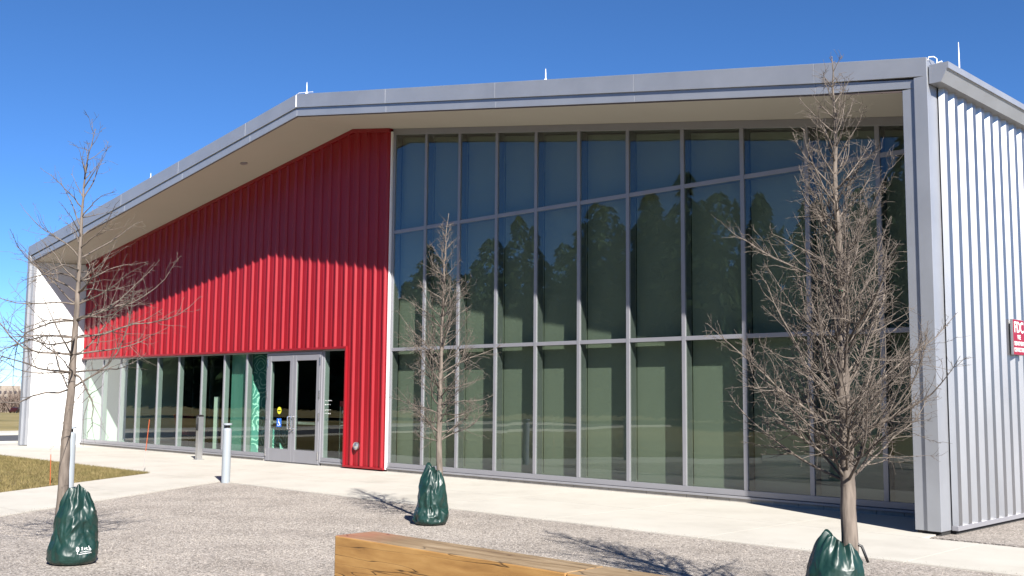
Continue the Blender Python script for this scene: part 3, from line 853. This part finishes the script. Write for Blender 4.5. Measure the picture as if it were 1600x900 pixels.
# illegible white marks on the side light
mk = MB(); rr_ = random.Random(3)
for zz in (1.46, 1.37, 1.25, 1.17):
    x = -7.68
    while x < -7.45:
        w_ = rr_.uniform(0.02, 0.05); mk.box(x, x + w_ * 0.7, 0.0055, 0.0075, zz + rr_.uniform(-.006, .006), zz + rr_.uniform(0.008, 0.02)); x += w_ + rr_.uniform(.008, .03)
mk.build('window_lettering', M['white_paint'], sfo)

# red lounge chair inside
ch = thing('lounge_chair', 'red upholstered chair with dark legs inside behind the low windows', 'chair', (-17.4, 2.1, 0.04))
M['red_fabric'] = mat('red_fabric', (0.30, 0.03, 0.03), 0.9, 0, 0.1, 20)
c1 = MB(); c1.box(-17.75, -17.05, 1.8, 2.45, 0.36, 0.50); c1.build('seat', M['red_fabric'], ch, bevel=0.04)
c1 = MB(); c1.hexa([(-17.8, 1.8, 0.5), (-17.66, 1.8, 0.5), (-17.66, 2.45, 0.5), (-17.8, 2.45, 0.5), (-17.98, 1.8, 0.98), (-17.86, 1.8, 0.98), (-17.86, 2.45, 0.98), (-17.98, 2.45, 0.98)]); c1.build('backrest', M['red_fabric'], ch, bevel=0.04)
for lx in (-17.7, -17.1):
    for ly in (1.86, 2.39):
        l_ = MB(); l_.tube([(lx, ly, 0.04), (lx, ly, 0.37)], 0.018, 8); l_.build('leg', M['black'], ch)

# ------------------------------------------------------------------ bollards, card post, stakes
def bollard(x, y, label):
    t = thing('light_bollard', label, 'bollard', (x, y, 0), 'grey light bollards')
    m_ = MB(); m_.lathe([(0.078, -0.02), (0.078, 0.93), (0.074, 0.955), (0.062, 0.972), (0.03, 0.978)], x, y, 40); m_.build('post', M['boll'], t, smooth=False)
    me_ = t.children[0].data
    m_ = MB(); m_.lathe([(0.035, 0.979), (0.035, 1.028)], x, y, 20); m_.build('lamp_stem', M['black'], t)
    m_ = MB(); m_.lathe([(0.078, 1.03), (0.081, 1.034), (0.081, 1.058), (0.076, 1.064)], x, y, 40); m_.build('cap', M['boll'], t)
    m_ = MB(); m_.box(x - 0.079, x - 0.055, y - 0.03, y + 0.03, 0.965, 1.0305); m_.build('bracket', M['boll'], t)
bollard(-5.15, -3.98, 'slim grey light bollard at the gravel corner in front of the doors')
bollard(-4.60, -7.10, 'grey light bollard behind the left tree, above its green bag')

cp = thing('card_reader_post', 'square steel post with black card reader on the walk by the entrance', 'post', (-11.47, -0.96, 0))
m_ = MB(); m_.box(-11.53, -11.41, -1.03, -0.90, 0.0, 1.04); m_.build('post', M['steel'], cp, bevel=0.004)
m_ = MB(); m_.box(-11.535, -11.405, -1.035, -0.895, 1.041, 1.065); m_.hexa([(-11.535, -1.035, 1.065), (-11.405, -1.035, 1.065), (-11.405, -.895, 1.065), (-11.535, -.895, 1.065), (-11.50, -1.0, 1.085), (-11.44, -1.0, 1.085), (-11.44, -.93, 1.085), (-11.50, -.93, 1.085)]); m_.build('cap', M['black'], cp)
m_ = MB(); m_.box(-11.51, -11.43, -1.052, -1.0305, 0.70, 1.02); ro_ = m_.build('card_reader', M['black'], cp, bevel=0.008)
m_ = MB(); m_.box(-11.505, -11.435, -1.0545, -1.0525, 0.86, 1.01); m_.build('reader_face', mat('dark_grey_plastic', (0.07, 0.07, 0.075), 0.3), cp)
m_ = MB(); m_.box(-11.57, -11.37, -1.07, -0.86, 0.0, 0.012); m_.build('base_plate', M['steel'], cp)

def stake(x, y, tx, ty, h, split, label, flip):
    t = thing('marker_stake', label, 'stake', (x, y, 0), 'orange marker stakes at the lawn edge')
    a = Vector((x, y, -0.03)); b = Vector((x + tx, y + ty, h)); c = a.lerp(b, split)
    lo, hi = (M['orange'], M['fibreglass']) if flip else (M['fibreglass'], M['orange'])
    m_ = MB(); m_.tube([a, c], 0.007, 6); m_.build('rod', lo, t)
    m_ = MB(); m_.tube([c, b], 0.008, 6); m_.build('sleeve', hi, t)
stake(-8.30, -3.99, 0.06, 0.06, 1.07, 0.42, 'thin leaning stake with orange upper half at the lawn tip', False)
stake(-6.62, -6.55, -0.02, -0.02, 1.07, 0.5, 'thin upright grey stake with orange lower half in the grass left of the tree', True)

# ------------------------------------------------------------------ timber benches
def beam(x0, x1, label, edge):
    t = thing('timber_bench', label, 'bench', (x0, -9.22, 0))
    def rounded(mb, x0, x1, y0, y1, z0, z1):
        pass
    m_ = MB(); m_.box(x0, x1, -9.412, -9.036, -0.03, 0.534)
    o_ = m_.build('beam', [M['timber'], M['timber_top_stained'] if edge == 0 else M['timber_top']], t, bevel=0.011, loc=(x0, -9.22, 0))
    o_.matrix_parent_inverse = Matrix.Translation((-x0, 9.22, 0))
    for i, p_ in enumerate(o_.data.polygons):
        if p_.normal.z > 0.9: p_.material_index = 1
    return t
beam(5.535, 7.879, 'squared honey coloured timber bench with red stain at its left end', 0)
beam(7.885, 11.2, 'second squared timber bench butted to the right end of the stained one', 1)

# ------------------------------------------------------------------ bare trees
def branch_pts(rng, p, d, L, nseg, up, wig):
    pts = [p.copy()]; d = d.normalized(); s = L / nseg
    for i in range(nseg):
        d = (d + Vector((rng.gauss(0, wig), rng.gauss(0, wig), rng.gauss(0, wig) + up))).normalized()
        pts.append(pts[-1] + d * s)
    return pts
def side_dir(rng, d, ang):
    a = d.orthogonal().normalized(); b = d.cross(a); ph = rng.uniform(0, 6.283)
    o_ = a * math.cos(ph) + b * math.sin(ph)
    return (d * math.cos(ang) + o_ * math.sin(ang)).normalized()
def path_at(pts, t):
    k = t * (len(pts) - 1); i = min(int(k), len(pts) - 2); f = k - i
    return pts[i].lerp(pts[i + 1], f), (pts[i + 1] - pts[i]).normalized()
def bare_tree(name, label, trunk, r0, spec, seed, group=None):
    rng = random.Random(seed)
    trunk = [Vector(p) for p in trunk]
    base = trunk[0]
    t = thing(name, label, 'tree', tuple(base), group)
    # smooth trunk
    n_ = 40; tp_ = []
    for i in range(n_ + 1):
        q, _ = path_at(trunk, i / n_)
        tp_.append(q + Vector((rng.gauss(0, 0.003), rng.gauss(0, 0.003), 0)))
    ztop = trunk[-1].z
    zb = base.z
    rad = []
    for q in tp_:
        h = (q.z - zb) / (ztop - zb)
        rad.append(max(0.0035, r0 * (1 - h) ** spec.get('taper', 0.9) * (1 + 0.25 * math.exp(-h * 30)) + 0.003))
    m_ = MB(); m_.tube(tp_, rad, 12); m_.build('trunk', M['bark'], t, smooth=True)
    cr_ = MB(); az = rng.uniform(0, 6.28)
    hs = spec['heights'](rng)
    for z in hs:
        h = (z - zb) / (ztop - zb)
        if h >= 0.985: continue
        # trunk point at height z
        i = min(range(len(tp_)), key=lambda k: abs(tp_[k].z - z))
        p0 = tp_[i]; rt = rad[i]
        az += 2.4 + rng.gauss(0, 0.45)
        inc = spec['inc'](h, rng); L = spec['len'](h, rng)
        d = Vector((math.sin(inc) * math.cos(az), math.sin(inc) * math.sin(az), math.cos(inc)))
        ns = 9
        b1 = branch_pts(rng, p0, d, L, ns, spec['up'](h), spec['wig'])
        r1 = min(rt * 0.75, spec['r1'] * (0.4 + 0.6 * L / spec['Lmax']))
        rr1 = [max(0.0018, r1 * (1 - 0.86 * k / ns)) for k in range(ns + 1)]
        cr_.tube(b1, rr1, 5, cap=False)
        n2 = int(spec['n2'] * L / spec['Lmax'] + rng.uniform(0, 2))
        for j in range(n2):
            tt = rng.uniform(0.18, 0.97)
            q, dd = path_at(b1, tt)
            L2 = spec['l2'] * L * (1.08 - tt) * rng.uniform(0.5, 1.3) + 0.03
            b2 = branch_pts(rng, q, side_dir(rng, dd, R(rng.uniform(28, 60))), L2, 5, spec['up2'], spec['wig'] * 1.25)
            r2 = max(0.0017, rr1[int(tt * ns)] * 0.55)
            cr_.tube(b2, [max(0.0013, r2 * (1 - 0.75 * k / 5)) for k in range(6)], 4, cap=False)
            n3 = int(rng.uniform(0.4, 1.0) * spec['n3'] * max(0.5, L2 / 0.25))
            for k in range(n3):
                t3 = rng.uniform(0.15, 1.0)
                q3, d3 = path_at(b2, t3)
                L3 = rng.uniform(0.02, 0.11) * spec.get('l3', 1.0)
                b3 = branch_pts(rng, q3, side_dir(rng, d3, R(rng.uniform(30, 70))), L3, 3, 0.05, 0.2)
                cr_.tube(b3, [0.0016, 0.0014, 0.0012, 0.0010], 3, cap=False)
        for j in range(int(spec.get('spurs', 5) * L)):
            q, dd = path_at(b1, rng.uniform(0.1, 1.0))
            b3 = branch_pts(rng, q, side_dir(rng, dd, R(rng.uniform(40, 80))), rng.uniform(0.015, 0.05), 2, 0.02, 0.2)
            cr_.tube(b3, [0.003, 0.0022, 0.0016], 3, cap=False)
    cr_.build('crown', M['twig'], t, smooth=True)
    return t

# left tree: sparse, reaching almost level
def h1(rng):
    a = [1.62 + 0.030 * k + rng.uniform(0, 0.03) for k in range(40)]
    b = [2.85 + 0.058 * k + rng.uniform(0, 0.05) for k in range(23)]
    return a + b
spec1 = dict(heights=h1, taper=1.12,
    inc=lambda h, r: R(r.uniform(74, 100)) if h < 0.55 else R(r.uniform(58, 85)) if h < 0.68 else R(r.uniform(28, 66)),
    len=lambda h, r: (r.uniform(0.75, 1.40) if h < 0.58 else r.uniform(0.55, 1.05) if h < 0.72 else r.uniform(0.3, 0.62)) * (1 if h < 0.88 else 0.6),
    up=lambda h: 0.035 if h < 0.6 else 0.03, up2=0.03, wig=0.14, r1=0.0115, Lmax=1.35, n2=8, l2=0.50, n3=2.4, spurs=10)
bare_tree('young_tree', 'slender bare young tree with level open branches at the left', [(2.005, -10.0, -0.03), (1.997, -10.005, 0.466), (2.003, -9.999, 1.132), (2.023, -9.979, 1.683), (2.032, -9.971, 2.428), (2.036, -9.966, 2.931), (2.034, -9.968, 3.375), (2.045, -9.96, 3.80), (2.07, -9.935, 4.0), (2.10, -9.905, 4.20)], 0.058, spec1, 11, 'bare young trees in green bags')
# middle tree: dense pyramid
def h2(rng):
    return [0.98 + 2.85 * (k / 80) ** 1.12 + rng.uniform(0, 0.03) for k in range(80)]
spec2 = dict(heights=h2, taper=0.9,
    inc=lambda h, r: R(r.uniform(58, 78)) if h < 0.45 else R(r.uniform(38, 60)),
    len=lambda h, r: max(0.1, (0.95 if h < 0.45 else 0.95 * (1 - (h - 0.45) / 0.62)) * r.uniform(0.65, 1.1) * min(1, 0.55 + h)),
    up=lambda h: 0.05, up2=0.03, wig=0.12, r1=0.0105, Lmax=0.9, n2=16, l2=0.45, n3=4.5, spurs=14)
bare_tree('young_tree', 'twiggy bare young tree in front of the first tall glass panes', [(2.135, -5.296, -0.03), (2.137, -5.294, 0.605), (2.127, -5.304, 1.021), (2.132, -5.298, 1.586), (2.133, -5.298, 2.074), (2.143, -5.288, 2.73), (2.150, -5.281, 3.226), (2.163, -5.268, 3.643), (2.184, -5.248, 3.95)], 0.043, spec2, 23, 'bare young trees in green bags')
# right tree: dense upswept crown
def h3(rng):
    return [0.96 + 3.11 * (k / 98) ** 1.32 + rng.uniform(0, 0.03) for k in range(98)]
spec3 = dict(heights=h3, taper=1.0,
    inc=lambda h, r: R(r.uniform(48, 74)) if h < 0.40 else R(r.uniform(32, 58)),
    len=lambda h, r: max(0.12, (1.28 if h < 0.42 else 1.28 * (1 - (h - 0.42) / 0.62)) * r.uniform(0.6, 1.08)),
    up=lambda h: 0.085, up2=0.05, wig=0.11, r1=0.0125, Lmax=1.3, n2=24, l2=0.40, n3=6.5, spurs=18)
T3 = [(8.59, -7.165, -0.03), (8.60, -7.16, 0.59), (8.597, -7.165, 1.0), (8.595, -7.168, 1.27), (8.588, -7.176, 1.73), (8.588, -7.176, 2.2), (8.583, -7.18, 2.66), (8.567, -7.197, 3.14), (8.575, -7.19, 3.62), (8.567, -7.197, 4.15)]
tt3 = bare_tree('young_tree', 'densest bare young tree with upswept twigs beside the end column', T3, 0.066, spec3, 5, 'bare young trees in green bags')
tg = MB(); tg.box(8.60, 8.625, -7.235, -7.232, 2.36, 2.40); tg.build('tree_tag', M['tree_tag'], tt3)

# ------------------------------------------------------------------ green watering bags
def water_bag(x, y, h, rb, top_off, peak, label, seed, creases, logo=False, strap=None):
    t = thing('watering_bag', label, 'watering bag', (x, y, 0), 'green watering bags round the trees')
    rng = random.Random(seed)
    NT, NV = 200, 130
    cre = []
    for i in range(creases):
        th0 = rng.uniform(0, 6.283); v0 = rng.uniform(0.02, 0.85); a = rng.uniform(-1.2, 1.2)
        L = rng.uniform(0.15, 0.42)
        cre.append((th0, v0, th0 + L * math.sin(a) * 2.4, v0 + L * math.cos(a), rng.uniform(0.05, 0.16), rng.choice((-1, 1)) * rng.uniform(0.010, 0.024)))
    def surf(th, v, off=0.0):
        # v 0..1 from the ground to the gathered top
        rp = rb * (1.0 + 0.05 * math.sin(min(1, v / 0.3) * math.pi)) * (1 - 0.30 * v - 0.30 * max(0, (v - 0.6) / 0.4) ** 1.8)
        if v < 0.03: rp *= 0.93 + 0.07 * (v / 0.03)
        ct = v ** 1.3
        cx = x + top_off[0] * ct; cy = y + top_off[1] * ct
        ztop = h * (0.88 + 0.12 * max(0, math.cos(th - peak)) ** 1.2 + 0.02 * math.sin(5 * th + seed) + 0.012 * math.sin(11 * th))
        z = v * ztop
        q = Vector((math.cos(th) * 1.6, math.sin(th) * 1.6, v * 2.6 + seed * 3.1))
        n1 = noise.noise(q * 1.2) * 0.034
        n2_ = (0.5 - abs(noise.noise(Vector((q.x, q.y, q.z * 1.5)) * 1.5 + Vector((7, 1, 3))))) * 0.026
        n3_ = (0.5 - abs(noise.noise(q * 5.0 + Vector((1, 9, 2))))) * 0.005
        fold = 0.012 * v ** 4 * math.sin(9 * th + 2.0 * math.sin(3 * v + seed)) + 0.006 * v ** 4 * math.sin(17 * th + seed)
        c_ = 0
        for (a0, v0, a1, v1, w, amp) in cre:
            dth = (a1 - a0); dv = (v1 - v0); ux = (th - a0 + math.pi) % (2 * math.pi) - math.pi
            px, py = ux * 0.45, (v - v0); ex, ey = dth * 0.45, dv
            ll = ex * ex + ey * ey + 1e-6
            s_ = max(0, min(1, (px * ex + py * ey) / ll))
            dd = math.hypot(px - ex * s_, py - ey * s_)
            if dd < w:
                e = (1 - dd / w); c_ += amp * e * e * (1 - abs(2 * s_ - 1) ** 3)
        k = min(1, v / 0.06)
        r_ = rp + (n1 + n2_ + n3_ + c_) * k * (0.6 + 0.4 * (1 - v)) + fold + off
        return Vector((cx + r_ * math.cos(th), cy + r_ * math.sin(th), z))
    m_ = MB()
    for j in range(NV + 1):
        v = j / NV
        for i in range(NT): m_.v.append(tuple(surf(2 * math.pi * i / NT, v)))
    for j in range(NV):
        for i in range(NT):
            i2 = (i + 1) % NT
            m_.f.append((j * NT + i, j * NT + i2, (j + 1) * NT + i2, (j + 1) * NT + i)); m_.m.append(0)
    # turned-in lip at the top
    kb = len(m_.v)
    for i in range(NT):
        p_ = Vector(m_.v[NV * NT + i]); c_ = Vector((x + top_off[0], y + top_off[1], p_.z - 0.07))
        m_.v.append(tuple(p_.lerp(c_, 0.35)))
    for i in range(NT):
        i2 = (i + 1) % NT
        m_.f.append((NV * NT + i, NV * NT + i2, kb + i2, kb + i)); m_.m.append(0)
    m_.f.append(tuple(kb + i for i in range(NT))); m_.m.append(0)
    m_.build('bag', M['bag'], t, smooth=True)
    if logo:
        lg = MB()
        def stroke(pts, w=0.0028):
            lg.tube([surf(a, v, 0.0015) for a, v in pts], w, 4)
        A = math.atan2(CAM.y - y, CAM.x - x)
        def at(u, w): return (A + 0.10 + u, 0.185 + w)
        stroke([at(0.055 * math.cos(k) + 0.07, 0.030 * math.sin(k) + 0.014) for k in [0.35 * i for i in range(19)]])
        stroke([at(0.07 + 0.03 * math.cos(k), 0.016 * math.sin(k) + 0.014) for k in [0.5 * i for i in range(13)]], 0.002)
        stroke([at(0.07, -0.018), at(0.06, -0.045), at(0.09, -0.04)])
        stroke([at(0.22, 0.03), at(0.27, 0.045), at(0.30, 0.03), at(0.23, 0.004), at(0.31, 0.006)])
        stroke([at(0.36, 0.035), at(0.39, 0.012), at(0.45, 0.04), at(0.36, 0.01)])
        stroke([at(0.50, 0.035), at(0.46, 0.03), at(0.46, 0.01), at(0.53, 0.012)])
        stroke([at(0.58, 0.062), at(0.57, 0.012), at(0.64, 0.035), at(0.65, 0.008)])
        stroke([at(0.18 + 0.05 * i, -0.022 + 0.002 * i) for i in range(10)], 0.0022)
        stroke([at(0.12 + 0.05 * i, -0.048 + 0.002 * i) for i in range(12)], 0.0026)
        lg.build('printed_mark', M['white_paint'], t)
    if strap:
        s_ = MB(); s_.tube(strap, [0.010] * len(strap), 6); s_.build('strap', M['black'], t, smooth=True)
    return t
water_bag(2.10, -9.92, 0.72, 0.212, (-0.01, 0.03), -0.6, 'green watering bag with white print round the left tree', 3, 16, logo=True)
water_bag(2.06, -5.37, 0.74, 0.200, (0.03, 0.03), 3.6, 'creased green watering bag round the middle tree, shadow at its left', 8, 18)
water_bag(8.51, -7.27, 0.66, 0.225, (0.03, 0.06), 3.9, 'green watering bag with black strap round the right tree, cut by the picture edge', 14, 18,
          strap=[(8.60, -7.20, 0.565), (8.635, -7.165, 0.585), (8.68, -7.14, 0.56), (8.70, -7.13, 0.50), (8.715, -7.12, 0.45)])

# ------------------------------------------------------------------ background at the left: brush, building, car, tree
def brush_mass(name, spots, label, seed, m):
    rng = random.Random(seed); v = []; f = []
    for (x, y, w, h, n_) in spots:
        for i in range(n_):
            px = x + rng.gauss(0, w); py = y + rng.gauss(0, w * 0.5); hh = h * rng.uniform(0.45, 1.05)
            zg = gz(px, py); z0 = rng.uniform(0, 0.6) * hh
            a = rng.uniform(0, 6.283); s_ = rng.uniform(0.05, 0.16)
            lx, ly = rng.gauss(0, 0.28) * hh, rng.gauss(0, 0.28) * hh
            k = len(v)
            v += [(px - s_ * math.cos(a), py - s_ * math.sin(a), zg + z0 - 0.1), (px + s_ * math.cos(a), py + s_ * math.sin(a), zg + z0 - 0.1), (px + lx, py + ly, zg + min(hh, z0 + 0.6 * hh))]
            f.append((k, k + 1, k + 2))
    me = bpy.data.meshes.new(name); me.from_pydata(v, [], f); me.materials.append(m)
    o_ = bpy.data.objects.new(name, me); C.objects.link(o_)
    tag(o_, label, 'wood', kind='stuff'); return o_
rng = random.Random(2)
spots = []
for i in range(90):
    t_ = i / 89
    an = R(150 + 28 * t_); d_ = rng.uniform(305, 380)
    spots.append((d_ * math.cos(an) - 5, d_ * math.sin(an) - 4, 5.0, rng.uniform(6.0, 9.5), 520))
brush_mass('bare_wood', spots, 'bare brown wood and brush across the field at the far left', 3, M['brush'])

fb = thing('apartment_block', 'distant beige apartment block above the bare brown wood', 'building', (-341, 122, 0))
M['beige'] = mat('beige_stucco', (0.27, 0.23, 0.19), 0.9, 0, 0.08, 0.3)
M['win_dark'] = mat('dark_window', (0.05, 0.05, 0.06), 0.3)
w1 = MB(); w1.box(-352, -336, 112, 122, -7, 2.6); w1.box(-349, -338, 114, 120, 2.6, 3.6); w1.build('wall', M['beige'], fb)
for k in range(4):
    for j in range(6):
        w2 = MB(); w2.box(-335.98, -335.9, 112.6 + j * 1.55, 113.4 + j * 1.55, -4.4 + k * 1.8, -3.5 + k * 1.8); w2.build('window', M['win_dark'], fb)
    for j in range(5):
        w2 = MB(); w2.box(-351 + j * 3, -349.3 + j * 3, 111.9, 111.98, -4.4 + k * 1.8, -3.5 + k * 1.8); w2.build('window', M['win_dark'], fb)

M['car'] = mat('dark_red_paint', (0.025, 0.006, 0.006), 0.3)
car = thing('parked_car', 'small dark red car far across the field at the left edge', 'car', (-278, 96.0, gz(-278, 96)))
CZ = gz(-278, 96)
c1 = MB()
prof = [(-2.1, 0.35), (2.1, 0.35), (2.15, 0.75), (1.35, 0.92), (0.75, 1.42), (-1.0, 1.45), (-1.75, 0.98), (-2.12, 0.9)]
dirx, diry = 0.75, -0.66
def cpt(a, w, z): return (-278 + dirx * a - diry * w, 96.0 + diry * a + dirx * w, CZ + z)
for i in range(len(prof)):
    a, b = prof[i], prof[(i + 1) % len(prof)]
    c1.face([cpt(a[0], -0.85, a[1]), cpt(b[0], -0.85, b[1]), cpt(b[0], 0.85, b[1]), cpt(a[0], 0.85, a[1])])
c1.face([cpt(a, -0.85, z) for a, z in reversed(prof)]); c1.face([cpt(a, 0.85, z) for a, z in prof])
c1.build('body', M['car'], car)
for s_ in (-0.86, 0.86):
    w2 = MB(); w2.face([cpt(-1.5, s_, 1.0), cpt(1.1, s_, 0.97), cpt(0.65, s_, 1.36), cpt(-0.9, s_, 1.38)]); w2.build('side_window', M['win_dark'], car)
    for a in (-1.3, 1.3):
        w2 = MB(); w2.tube([cpt(a, s_ * 0.82, 0.32), cpt(a, s_ * 1.04, 0.32)], 0.32, 14); w2.build('wheel', M['black'], car)

specF = dict(heights=lambda r: [1.2 + 5.0 * (k / 30) + r.uniform(0, 0.2) for k in range(30)], taper=0.8,
    inc=lambda h, r: R(r.uniform(35, 70)), len=lambda h, r: 3.4 * (1 - 0.7 * h) * r.uniform(0.6, 1.1),
    up=lambda h: 0.05, up2=0.03, wig=0.12, r1=0.07, Lmax=4.0, n2=10, l2=0.42, n3=0.25, l3=8, spurs=0.6)
M_tw = M['twig']; M['twig'] = M['brush']
bare_tree('bare_tree', 'bare spreading tree in the field beyond the left end', [(-72.9, 15.9, -1.0), (-72.9, 15.9, 1.5), (-72.7, 16.0, 4), (-72.8, 15.9, 6.4)], 0.13, specF, 7)
M['twig'] = M_tw

# ------------------------------------------------------------------ evergreen wood behind the photographer, mirrored in the glass
added_spots = []  # added unseen wood, hides the bright horizon from the ribbed side wall's reflections
rng = random.Random(12)
for i in range(40):
    added_spots.append((62 + rng.gauss(0, 4), -25 + 4.2 * i, 3.0, rng.uniform(7, 11), 350))
brush_mass('bare_wood', added_spots, 'added unseen bare brown wood off to the right, darkening the side wall reflections', 8, M['brush'])

def evergreen_wood(seed):
    rng = random.Random(seed); v = []; f = []
    x = -230
    while x < 16:
        y = -50 + rng.uniform(-8, 6); H = rng.choice((rng.uniform(12.0, 15.5), rng.uniform(8, 11)))
        if x > -52: H = rng.choice((rng.uniform(14.0, 17.5), rng.uniform(9, 13)))
        Rb = H * rng.uniform(0.26, 0.36); pw = rng.uniform(0.6, 1.0)
        n_ = 2200 if x > -90 else 400
        for i in range(n_):
            h = rng.random() ** 1.3
            rr_ = Rb * (1 - h) ** pw * math.sqrt(rng.uniform(0.15, 1)) + 0.1
            layer = 0.75 + 0.25 * math.sin(h * 40 + rng.random())
            a = rng.uniform(0, 6.283)
            c = Vector((x + rr_ * layer * math.cos(a), y + rr_ * layer * math.sin(a), 0.4 + h * (H - 0.4)))
            s_ = rng.uniform(0.25, 0.75) * (1 - 0.6 * h) * (1 if x > -90 else 1.9)
            d1 = Vector((math.cos(a) * s_ * 1.3, math.sin(a) * s_ * 1.3, -s_ * rng.uniform(0.1, 0.6)))
            d2 = Vector((-math.sin(a) * s_ * 0.6, math.cos(a) * s_ * 0.6, rng.uniform(-.2, .2) * s_))
            k = len(v)
            v += [tuple(c - d2), tuple(c + d1), tuple(c + d2), tuple(c + Vector((0, 0, s_ * 0.9)))]
            f += [(k, k + 1, k + 2), (k, k + 1, k + 3)]
        x += rng.uniform(0.3, 0.9) * (1 if x > -90 else 2.0)
    me = bpy.data.meshes.new('evergreen_wood'); me.from_pydata(v, [], f)
    m_ = grass_mat('conifer_needles', (0.018, 0.035, 0.014), (0.032, 0.055, 0.022), (0.05, 0.078, 0.035), 0.6)
    me.materials.append(m_)
    o_ = bpy.data.objects.new('evergreen_wood', me); C.objects.link(o_)
    tag(o_, 'dark evergreen wood behind the viewer, mirrored in the tall glass', 'wood', kind='stuff')
evergreen_wood(9)
